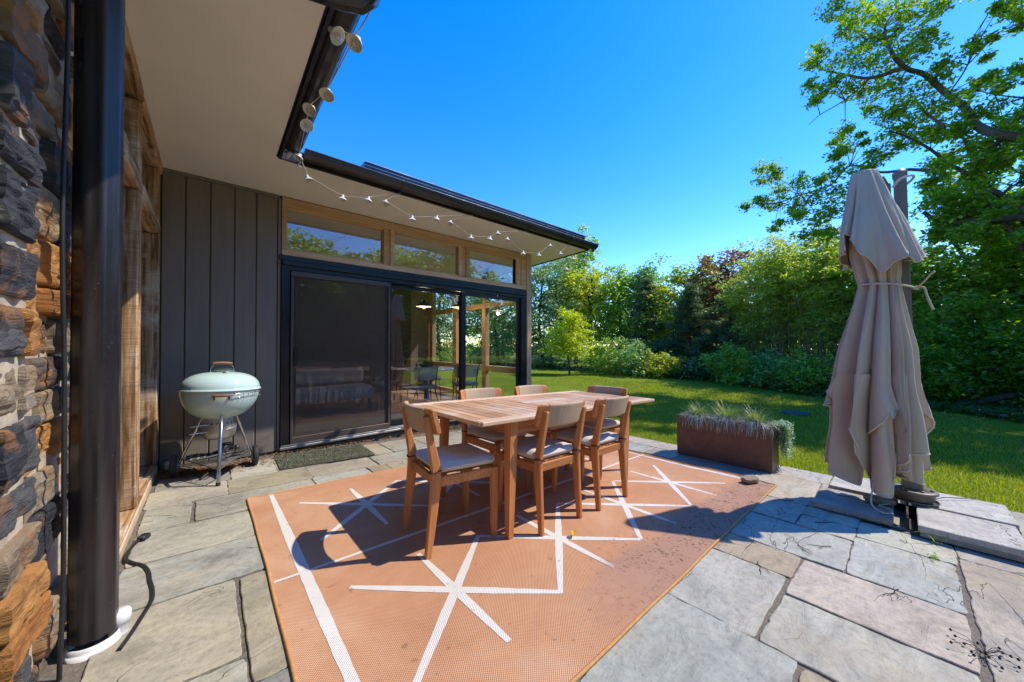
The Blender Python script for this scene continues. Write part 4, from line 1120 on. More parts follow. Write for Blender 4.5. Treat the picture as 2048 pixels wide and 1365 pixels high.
    e = MB(); e.tube([f2(i / 264, 1) for i in range(265)], .0062, 6, cap=False); e.build('hem', CANVAS_EDGE, va)
    # cap flap
    Rc = lambda z, th: lin(z, [(2.70, .012), (2.695, .075), (2.64, .092), (2.45, .128), (2.25, .172), (2.1, .198), (1.95, .222), (1.8, .235)])
    def hem3(th):
        d = rel(th)
        pts = [(-PI, 2.0), (-2.3, 1.95), (-1.75, 1.98), (-1.35, 2.03), (-1.0, 2.05), (-.75, 2.18), (-.40, 2.12), (-.15, 1.97), (.12, 1.83), (.35, 1.90), (.62, 2.0), (.75, 1.93), (1.05, 1.88), (1.5, 1.93), (2.2, 2.0), (PI, 2.0)]
        for (a, fa), (b, fb) in zip(pts, pts[1:]):
            if a <= d <= b: u = (d - a) / (b - a); u = u * u * (3 - 2 * u); return fa + (fb - fa) * u
        return 2.
    f3 = cloth(2.70, hem3, Rc, lambda v: .05 + .55 * v ** 1.1, 8, ph[3], cen, 0, 0, .3, .16)
    mb = MB(); mb.grid(f3, 240, 60, closed=True); cp = mb.build('cap_flap', CANVAS, t)
    e = MB(); e.tube([f3(i / 240, 1) for i in range(241)], .0062, 6, cap=False); e.build('hem', CANVAS_EDGE, cp)
    # tie cord round cloth and post
    mb = MB(); P = []
    for k in range(41):
        a = 2 * PI * k / 40; c = cen(1.75); P.append((c[0] + .10 + math.cos(a) * .225, c[1] - .07 + math.sin(a) * .145, 1.75 - .012 * math.cos(a)))
    hull = []
    c = cen(1.75)
    for k in range(61):
        a = 2 * PI * k / 60; d = Vector((math.cos(a), math.sin(a)))
        s1 = Vector((c[0], c[1])).dot(d) + .112; s2 = max(Vector((sx * .052, sy * .052)).dot(d) for sx in (-.8, .8) for sy in (-.8, .8)) + .006
        hull.append((d, max(s1, s2)))
    P = []
    for k in range(60):
        (d1, s1), (d2, s2) = hull[k], hull[k + 1]; det = d1.x * d2.y - d1.y * d2.x
        if abs(det) < 1e-6: continue
        P.append(((s1 * d2.y - s2 * d1.y) / det, (d1.x * s2 - d2.x * s1) / det, 1.755 + .015 * d1.y))
    P.append(P[0]); mb.tube(P, .0075, 8, cap=False)
    kn = (.02, -.062, 1.742)
    mb.tube(smooth([kn, (-.01, -.10, 1.78), (-.03, -.135, 1.83), (-.04, -.155, 1.85)]), .0065, 8); mb.tube(smooth([kn, (-.01, -.10, 1.735), (-.02, -.115, 1.66), (-.025, -.14, 1.56)]), .0075, 8)
    mb.lathe([(0, .018), (.014, .012), (.018, 0), (.014, -.012), (0, -.018)], 10, Matrix.Translation(kn)); mb.build('tie_cord', CANVAS_EDGE, t)
    # pull cord hanging from the cloth to the slabs
    mb = MB(); mb.tube(smooth([(-.33, .18, .62), (-.37, .18, .42), (-.41, .19, .25), (-.46, .20, .12), (-.47, .14, .078), (-.40, .10, .078), (-.34, .12, .080), (-.33, .17, .080), (-.28, .15, .082), (-.22, .12, .08)]), .0052, 7); mb.build('pull_cord', CORD, t)
    mb = MB(); mb.tube(smooth([(.10, -.10, .09), (.22, -.16, .105), (.34, -.26, .100), (.46, -.33, .098)]), .0035, 6); mb.build('cable', CABLE, t)
build_umbrella()
# ballast slabs on the cross base
def pave(label, x, y, h, sx, sy, th, tone, rot=0):
    o = on_patio('ballast_slab', label, 'paving slab', x, y, rot, 'loose slabs weighing down the parasol base', h)
    rng = random.Random(int(x * 100 + h * 1000)); mb = MB()
    ring = []; n = 15
    for i, (a, b) in enumerate((((-sx, -sy), (sx, -sy)), ((sx, -sy), (sx, sy)), ((sx, sy), (-sx, sy)), ((-sx, sy), (-sx, -sy)))):
        for q in range(n):
            u = q / n; px, py = a[0] + (b[0] - a[0]) * u, a[1] + (b[1] - a[1]) * u
            w = 1 + .012 * mnoise.noise(Vector((px * 9 + x, py * 9, h * 40))); ring.append((px * w, py * w))
    V = []; N = len(ring)
    for ins, z in ((0.0, 0), (0, .3 * th), (.0015, .7 * th), (0, th - .003), (.004, th)):
        for (px, py) in ring: V.append((px * (1 - ins / sx), py * (1 - ins / sy), z + .001 * mnoise.noise(Vector((px * 7, py * 7, z * 90)))))
    F = [(r * N + i, r * N + (i + 1) % N, (r + 1) * N + (i + 1) % N, (r + 1) * N + i) for r in range(4) for i in range(N)] + [tuple(range(N))[::-1], tuple(range(4 * N, 5 * N))]
    mb.add(V, F, 0, False, tone); mb.build('slab', SLABM, o)
pave('loose grey slab at the left front of the parasol base, half in the cloth shadow', 3.815, .265, .012, .235, .215, .042, (.36, .325, .28))
pave('pale loose slab at the back left of the parasol base by the lawn edge', 4.415, .235, .012, .26, .205, .045, (.46, .435, .385))
pave('lower of two stacked slabs at the right front of the parasol base', 3.76, -.275, .010, .235, .205, .036, (.36, .34, .31))
pave('upper of two stacked slabs at the right front of the parasol base', 3.75, -.272, .048, .24, .212, .038, (.45, .425, .375))
pave('pale loose slab at the back right of the parasol base beside the grass', 4.30, -.305, .012, .25, .205, .070, (.46, .435, .385))

# ------------------------------------------------------------------ planter
def build_planter():
    cx, cy = 4.46, 1.36; hx, hy, H = .145, .475, .475
    t = on_patio('planter', 'long weathered brown steel planter box at the patio edge', 'planter', cx, cy)
    mb = MB(); th = .006
    mb.box(-hx, -hy, .004, hx, -hy + th, H, .0015); mb.box(-hx, hy - th, .004, hx, hy, H, .0015); mb.box(-hx, -hy + th + .0005, .004, -hx + th, hy - th - .0005, H - .001, .0015); mb.box(hx - th, -hy + th + .0005, .004, hx, hy - th - .0005, H - .001, .0015)
    mb.box(-hx + th, -hy + th, .01, hx - th, hy - th, .02); mb.build('box', CORTEN, t)
    mb = MB(); mb.grid(lambda u, v: ((2 * u - 1) * (hx - th - .001), (2 * v - 1) * (hy - th - .001), H - .03 + .01 * mnoise.noise(Vector((u * 6, v * 18, 0)))), 14, 40); s = mb.build('soil', DIRT, t)
    rng = np.random.default_rng(6); n = 420
    mb = MB()
    for i in range(n):
        x, y = rng.uniform(-hx + .015, hx - .015), rng.uniform(-hy + .015, hy - .015); r = rng.uniform(.005, .013)
        mb.lathe([(0, r * .7), (r * .8, r * .35), (r, 0), (r * .7, -r * .4), (0, -r * .5)], 6, Matrix.Translation((x, y, H - .022 + rng.uniform(0, .01))) @ Matrix.Rotation(rng.uniform(0, 3), 4, 'Z') @ Matrix.Diagonal((1, rng.uniform(.6, 1), 1, 1)), 0, False)
    o = mb.build('pebbles', plain('pale_pebble', (.45, .40, .32), .8, 0, .35, 20), t); o['kind'] = 'stuff'
    def blades(n, L, spread, up, col_name, cols, droop, wid, seed, bias=None):
        rng = np.random.default_rng(seed); V = []
        for i in range(n):
            a = rng.uniform(0, 2 * PI); d = np.array([math.cos(a), math.sin(a), 0.]); l = L * rng.uniform(.6, 1.2); el = up * rng.uniform(.6, 1.15)
            if bias is not None and rng.random() < .55: d = np.array(bias) + rng.normal(0, .45, 3); d[2] = 0; d /= np.linalg.norm(d)
            p = np.array([rng.normal(0, spread), rng.normal(0, spread), 0.]); side = np.array([-d[1], d[0], 0.]); pts = [p.copy()]; k = 6
            for s in range(k):
                ang = el - droop * (s / k) ** 1.2 * rng.uniform(.8, 1.2); p = p + (d * math.cos(ang) + np.array([0, 0, math.sin(ang)])) * l / k; pts.append(p.copy())
            for s in range(k):
                w0, w1 = wid * (1 - s / k * .75), wid * (1 - (s + 1) / k * .75); V += [pts[s] - side * w0, pts[s] + side * w0, pts[s + 1] + side * w1, pts[s + 1] - side * w1]
        return np.array(V)
    GR = leaf_mat('fescue_green', [(.10, .17, .04), (.15, .22, .055), (.20, .26, .09)], .35)
    GY = leaf_mat('fescue_grey', [(.21, .25, .21), (.29, .33, .29), (.38, .41, .36)], .25)
    labs = ['left tuft of blue green grass spilling over the planter rim', 'middle tuft of grass in the planter, the tallest bright green one', 'right tuft of grass at the planter end beside the trailing plant']
    for i, yy in enumerate((.27, -.03, -.305)):
        M = (Matrix.Translation((cx, cy, pz(cx, cy))) @ TILT).to_3x3() @ Vector((-.02, yy, H - .03))
        g = thing('ornamental_grass', labs[i], 'grass tuft', (cx + M.x, cy + M.y, pz(cx, cy) + M.z), 0, 'grass tufts in the planter')
        raw_mesh('upright_blades', blades(330, (.21, .27, .23)[i], .024, 1.2, 0, 0, .8, .0026, 30 + i), 4, GR, g)
        raw_mesh('drooping_blades', blades(250, .29, .035, .85, 0, 0, 2.5, .0029, 40 + i, (-1, -.1, 0)), 4, GY, g)
    # trailing plant over the right end
    rng = np.random.default_rng(12); P = []; stem = MB()
    for i in range(46):
        y0, x0 = -hy + rng.uniform(-.02, .10), rng.uniform(-.02, .15); L = rng.uniform(.28, .50)
        p = np.array([x0, y0, H - .01]); out = np.array([rng.uniform(.15, .9), rng.uniform(-.7, -.1), 0]); out /= np.linalg.norm(out); path = [p.copy()]
        for s in range(26):
            f = s / 25; step = out * .013 * max(0, 1 - f * 2.4) * 1.4 + np.array([0, 0, .006 - .035 * f]) * L / .45 + rng.normal(0, .003, 3); p = p + step
            if p[2] < .02: p[2] = .02 + rng.uniform(0, .01)
            if -hx < p[0] < hx and p[1] > -hy - .004: p[1] = -hy - .006 - rng.uniform(0, .01)
            if s > 5 and p[0] < hx + .005 and p[1] > -hy: p[0] = hx + .01
            path.append(p.copy()); P += [p + rng.normal(0, .013, 3) for _ in range(6)]
        stem.tube([tuple(q) for q in path[::4]], .0015, 4, cap=False)
    w = (Matrix.Translation((cx, cy, pz(cx, cy))) @ TILT)
    tr = thing('trailing_plant', 'pale silvery green trailing plant hanging over the right end of the planter', 'plant', w @ Vector((hx, -hy, H - .02))); tr.matrix_basis = w @ Matrix.Translation((hx, -hy, H - .02))
    P = np.array(P) - np.array([hx, -hy, H - .02])
    raw_mesh('leaves', leaf_quads(P, .017, rng, .3, .8), 4, leaf_mat('silver_leaf', [(.20, .30, .17), (.28, .40, .24), (.36, .46, .31)], .3), tr)
    for i, v in enumerate(stem.v): stem.v[i] = (v[0] - hx, v[1] + hy, v[2] - H + .02)
    stem.build('stems', plain('stem_green', (.14, .19, .09), .7), tr)
build_planter()

# ------------------------------------------------------------------ small things on the ground
def rock(name, label, x, y, sx, sy, sz, seed, mat, h=0., rot=0):
    t = on_patio(name, label, 'stone', x, y, rot, h=h); mb = MB()
    def f(u, v):
        a = 2 * PI * u; b = PI * v; q = .6; sg = lambda c: math.copysign(abs(c) ** q, c)
        p = Vector((sg(math.cos(a)) * math.sin(b) ** q, sg(math.sin(a)) * math.sin(b) ** q, -sg(math.cos(b)))); k = 1 + .16 * mnoise.noise(p * 1.6 + Vector((seed, 0, 0))) + .06 * mnoise.noise(p * 5)
        return (p.x * sx * k, p.y * sy * k, (p.z * k * .5 + .5) * sz)
    mb.grid(f, 40, 22, closed=True); mb.build('stone', mat, t)
SROCK = plain('field_stone', (.27, .215, .155), .9, 0, .35, 22, .8, .2, 70)
rock('corner_stone', 'brown oblong stone holding down the far corner of the rug', 3.81, .95, .048, .085, .05, 3, SROCK, .012, 1.15)
rock('field_stone', 'rough tan stone lying against the parasol base flange', 3.90, .13, .05, .085, .05, 9, SROCK, .062, .3)
t = on_patio('yellow_leaf', 'bright yellow fallen leaf lying on the rug', 'leaf', 1.745, 1.389, .6, h=.012)
mb = MB(); mb.grid(lambda u, v: ((u - .5) * .055, (v - .5) * .038 * math.sin(PI * max(.02, min(.98, u))) ** .7, .012 + .016 * abs(v - .5) * 2 + .006 * math.sin(u * 4)), 10, 7); mb.build('blade', leaf_mat('yellow_leaf', [(.55, .48, .02), (.6, .52, .03)], .3), t)
t = on_patio('weed', 'single green weed with two arching blades at the stacked slabs', 'weed', 3.47, -.13, h=-.005)
for a, l in ((2.2, .15), (5.3, .12), (3.9, .06)):
    mb = MB(); V = []; d = Vector((math.cos(a), math.sin(a), 0)); s = Vector((-d.y, d.x, 0)); p = Vector()
    for k in range(8):
        an = 1.35 - k * .26; V += [p - s * .006 * (1 - k / 8.2), p + s * .006 * (1 - k / 8.2)]; p = p + (d * math.cos(an) + Vector((0, 0, math.sin(an)))) * l / 7
    mb.add(V, [(2 * i, 2 * i + 1, 2 * i + 3, 2 * i + 2) for i in range(7)], 0, True); mb.build('leaf', leaf_mat('weed_green', [(.14, .24, .03), (.2, .3, .05)], .4), t)
t = on_patio('weed', 'tiny flat green weed growing in the joint between two slabs', 'weed', 3.21, -.115)
rng = np.random.default_rng(3); raw_mesh('leaf', leaf_quads(np.stack([rng.normal(0, .02, 60), rng.normal(0, .009, 60), rng.uniform(.003, .016, 60)], 1), .014, rng, .6, .6), 4, leaf_mat('weed_bright', [(.2, .3, .05), (.28, .36, .08)], .4), t)
t = on_patio('dry_seedhead', 'dry brown plant with dark seed heads sprawled over the joint', 'dead plant', 2.30, -.205)
mb = MB(); hd = MB(); rr = random.Random(4)
for k in range(16):
    a = k * 2 * PI / 16 + rr.uniform(-.2, .2); l = rr.uniform(.04, .11); z = rr.uniform(.008, .03); e = (math.cos(a) * l, math.sin(a) * l, z); mb.tube([(0, 0, .004), (e[0] * .5, e[1] * .5, z * .9 + .01), e], .0011, 5)
    hd.lathe([(0, .006), (.004, .002), (.0045, -.003), (0, -.007)], 7, Matrix.Translation(e))
mb.build('stems', STRAP, t); hd.build('seed_head', STRAP, t)
rr = random.Random(9)
TW = [(2.62, .02, 'forked dark twig on the pale slab right of the main joint'), (2.90, .30, 'thin dark twig in the parasol shadow by the rug edge'), (3.62, .60, 'thin twig lying beyond the rug corner'), (3.85, .36, 'bent dark twig on the left ballast slab'), (2.35, .55, 'short twig on the brown slab at the rug edge'), (3.25, .42, 'crooked twig in the shade between two small slabs'), (2.78, .44, 'long thin twig on the sunlit slab left of the parasol shadow tip')]
for x, y, lab in TW:
    t = on_patio('twig', lab, 'twig', x, y, rr.uniform(0, 6), 'twigs scattered on the slabs', h=.065 if 'ballast' in lab else .004)
    mb = MB(); P = [Vector((0, 0, .002))]
    for k in range(5): P.append(P[-1] + Vector((.028, rr.uniform(-.012, .012), rr.uniform(-.001, .002))))
    mb.tube(P, [.0026, .0024, .0022, .002, .0016, .001], 5); mb.tube([P[2], P[2] + Vector((.02, .022, .002)), P[2] + Vector((.045, .03, .002))], .0014, 5); mb.build('stick', STRAP, t)
t = thing('utility_cover', 'round grey utility cover set in the lawn beyond the planter', 'cover', (8.62, 1.4, lawn_z(8.62, 1.4)))
MB().lathe([(0, .046), (.20, .046), (.22, .041), (.23, -.02)], 40).build('lid', plain('cover_grey', (.10, .105, .10), .9, spec=.1), t)

# ------------------------------------------------------------------ inside the sun room
fl = -.06
SHELL = plain('grey_chair_shell', (.27, .28, .27), .55); MARB = plain('white_top', (.72, .71, .68), .25, 0, .06)
def room_chair(label):
    t = thing('cafe_chair', label, 'chair', (0, 0, 0), 0, 'grey chairs in the sun room')
    mb = MB()
    for s in (-1, 1):
        mb.tube([(s * .20, .17, 0), (s * .18, .14, .44), (s * .17, -.14, .44), (s * .19, -.19, .78)], .010, 8); mb.tube([(s * .22, -.24, 0), (s * .18, -.12, .44)], .010, 8)
    mb.build('frame', BLACK, t)
    mb = MB(); mb.box(-.21, -.19, .445, .21, .21, .50, .02); mb.build('seat', SHELL, t)
    mb = MB(); mb.grid(lambda u, v: ((u - .5) * .48 * (1 - .12 * (1 - v)), -.20 + .10 * (2 * u - 1) ** 2 - .03 * v, .60 + .22 * v), 20, 6); mb.grid(lambda u, v: ((u - .5) * .48 * (1 - .12 * (1 - v)), -.225 + .10 * (2 * u - 1) ** 2 - .03 * v, .60 + .22 * v), 20, 6); mb.build('backrest', SHELL, t)
    return t
c0 = room_chair('grey cafe chair with black legs seen from behind through the middle door')
for i, (x, y, r, lab) in enumerate([(2.72, 5.42, .15, None), (3.55, 5.35, -.35, 'grey cafe chair just behind the right door stile'), (3.45, 6.55, -2.6, 'grey cafe chair on the far side of the indoor table'), (2.45, 6.35, -1.6, 'grey cafe chair at the left of the indoor table')]):
    o = c0 if i == 0 else copy_tree(c0); o.matrix_basis = Matrix.Translation((x, y, fl)) @ Matrix.Rotation(r, 4, 'Z')
    if lab: o['label'] = lab
t = thing('pedestal_table', 'round white topped pedestal table inside the sun room', 'table', (3.1, 5.98, fl))
MB().lathe([(0, .74), (.54, .74), (.55, .73), (.54, .715), (0, .71)], 48).build('tabletop', MARB, t); MB().lathe([(.045, .71), (.04, .3), (.06, .05), (.27, .03), (.28, 0), (0, 0)], 32).build('pedestal', GREYLAM, t)
t = thing('centrepiece', 'dark bowl of greenery on the indoor table', 'bowl', (3.1, 5.98, fl + .741))
MB().lathe([(0, .01), (.10, .015), (.15, .07), (.145, .07), (.09, .025), (0, .02)], 24).build('bowl', BLACK, t)
rng = np.random.default_rng(14); raw_mesh('greenery', leaf_quads(rng.normal(0, .06, (160, 3)) * np.array([1, 1, .4]) + np.array([0, 0, .09]), .05, rng), 4, leaf_mat('indoor_green', [(.06, .10, .04), (.12, .17, .08)]), t)
def pendant(x, y, z, lab):
    t = thing('pendant_lamp', lab, 'lamp', (x, y, z), 0, 'pendant lamps in the sun room')
    MB().lathe([(.02, .14), (.03, .12), (.05, .09), (.12, .05), (.155, .0), (.152, .0), (.115, .045), (.0, .09)], 32).build('lamp_shade', BLACK, t)
    MB().lathe([(.150, .001), (.112, .043), (.0, .086)], 32).build('reflector', plain('cream_enamel', (.7, .64, .5), .4), t)
    MB().tube([(0, 0, .14), (-.02, .0, .78)], .004, 6).build('cord', CABLE, t)
    ld = bpy.data.lights.new('lamp_glow', 'POINT'); ld.energy = 3.5; ld.color = (1, .72, .42); ld.shadow_soft_size = .04; lo = bpy.data.objects.new('lamp_glow', ld); C.objects.link(lo); lo.parent = t; lo.location = (0, 0, -.06)
    m, nt, out = new_mat('lit_bulb'); e = nt.nodes.new('ShaderNodeEmission'); e.inputs[0].default_value = (1, .62, .28, 1); e.inputs[1].default_value = 2; nt.links.new(e.outputs[0], out.inputs[0])
    MB().lathe([(0, .04), (.03, .03), (.042, .0), (.03, -.03), (0, -.042)], 20).build('bulb', m, t)
pendant(3.28, 6.45, 1.90, 'black pendant lamp with a lit warm bulb over the indoor table')
pendant(4.05, 6.35, 1.93, 'black pendant lamp half hidden behind the door stile')
t = thing('sideboard', 'low dark sideboard against the back wall seen through the screened door', 'sideboard', (1.6, 8.3, fl))
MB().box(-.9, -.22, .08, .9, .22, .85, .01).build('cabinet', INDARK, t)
for s in (-1, 1): MB().box(s * .85 - .02, -.2, 0, s * .85 + .02, .2, .08, .003).build('leg', BLACK, t)
t = thing('bench', 'pale upholstered bench inside along the left of the sun room', 'bench', (1.5, 6.6, fl))
MB().box(-.75, -.3, .22, .75, .3, .45, .05).build('seat', CUSHION, t); MB().box(-.75, .30, .45, .75, .42, .75, .05).build('backrest', CUSHION, t)
for sx in (-.68, .68):
    for sy in (-.24, .3): MB().box(sx - .025, sy - .025, 0, sx + .025, sy + .025, .22, .003).build('leg', TEAK[2], t)

LIMBS=[
([(12.8,-3.11,3.55),(12.63,-2.49,4.55),(12.21,-2.01,4.92),(11.86,-1.58,5.15),(11.84,-1.25,5.38),(12.17,-1.04,5.83),(12.6,-0.95,6.42),(12.8,-0.68,7.01),(12.63,-0.39,7.5),(12.2,-0.11,7.58),(11.86,0.08,7.78),(11.84,0.17,8.07),(12.18,0.3,8.53),(12.6,0.59,9.13)],0.16,0.03),
([(12.8,-2.93,3.06),(12.63,-2.38,3.39),(12.21,-1.9,3.48),(11.86,-1.57,3.6),(11.84,-1.18,3.67),(12.17,-0.77,3.79),(12.6,-0.51,4.03),(12.8,-0.36,4.3)],0.15,0.05),
([(12.8,-2.51,2.77),(12.63,-2.02,3.23),(12.21,-1.68,3.52),(11.86,-1.52,3.8),(11.84,-1.31,4.13),(12.17,-1.14,4.46),(12.6,-0.93,4.98),(12.8,-0.7,5.34),(12.63,-0.46,5.7),(12.2,-0.09,6.0),(11.86,0.17,6.11)],0.13,0.02),
([(11.86,0.0,7.47),(12.21,0.49,7.72),(12.63,0.97,8.31),(12.8,1.49,8.87),(12.59,1.72,9.05)],0.06,0.015),
([(11.86,0.48,7.53),(12.21,0.94,7.42),(12.63,1.47,7.49),(12.8,1.74,7.4)],0.025,0.008),
([(11.86,-1.31,5.23),(12.21,-1.2,5.12),(12.63,-1.08,5.06),(12.8,-0.99,4.94)],0.06,0.03),
([(11.86,-0.88,5.46),(12.21,-0.98,5.21),(12.63,-1.08,5.06)],0.035,0.03),
([(11.86,-0.56,4.87),(12.21,-0.14,5.21),(12.63,0.35,5.47),(12.8,0.9,5.91),(12.59,1.28,5.44),(12.16,1.84,5.25),(11.84,2.22,5.08),(11.86,2.75,5.2)],0.05,0.012),
([(11.86,0.83,5.56),(12.21,1.04,6.02),(12.63,1.38,6.31),(12.8,1.93,6.51),(12.59,1.92,6.55)],0.02,0.006),
([(11.86,-1.57,2.98),(12.21,-1.28,3.94),(12.63,-0.94,4.59),(12.8,-0.67,4.5)],0.06,0.02),
([(11.86,-2.35,5.94),(12.21,-1.98,6.93),(12.63,-1.7,7.82),(12.8,-1.5,8.4)],0.08,0.03),
([(11.86,-0.7,6.54),(12.21,-0.96,7.16),(12.63,-1.06,7.88),(12.8,-1.28,8.4),(12.59,-1.35,8.53)],0.022,0.006),
([(11.86,-0.63,5.82),(12.21,-0.37,6.43),(12.63,-0.23,6.93),(12.8,0.05,6.73)],0.04,0.012),
([(11.86,-1.86,5.85),(12.21,-1.63,6.09),(12.63,-1.34,6.51),(12.8,-1.13,6.81)],0.03,0.01),
([(11.86,0.19,8.09),(12.21,0.24,8.81),(12.63,0.08,9.39),(12.8,-0.09,10.12)],0.04,0.015),
]
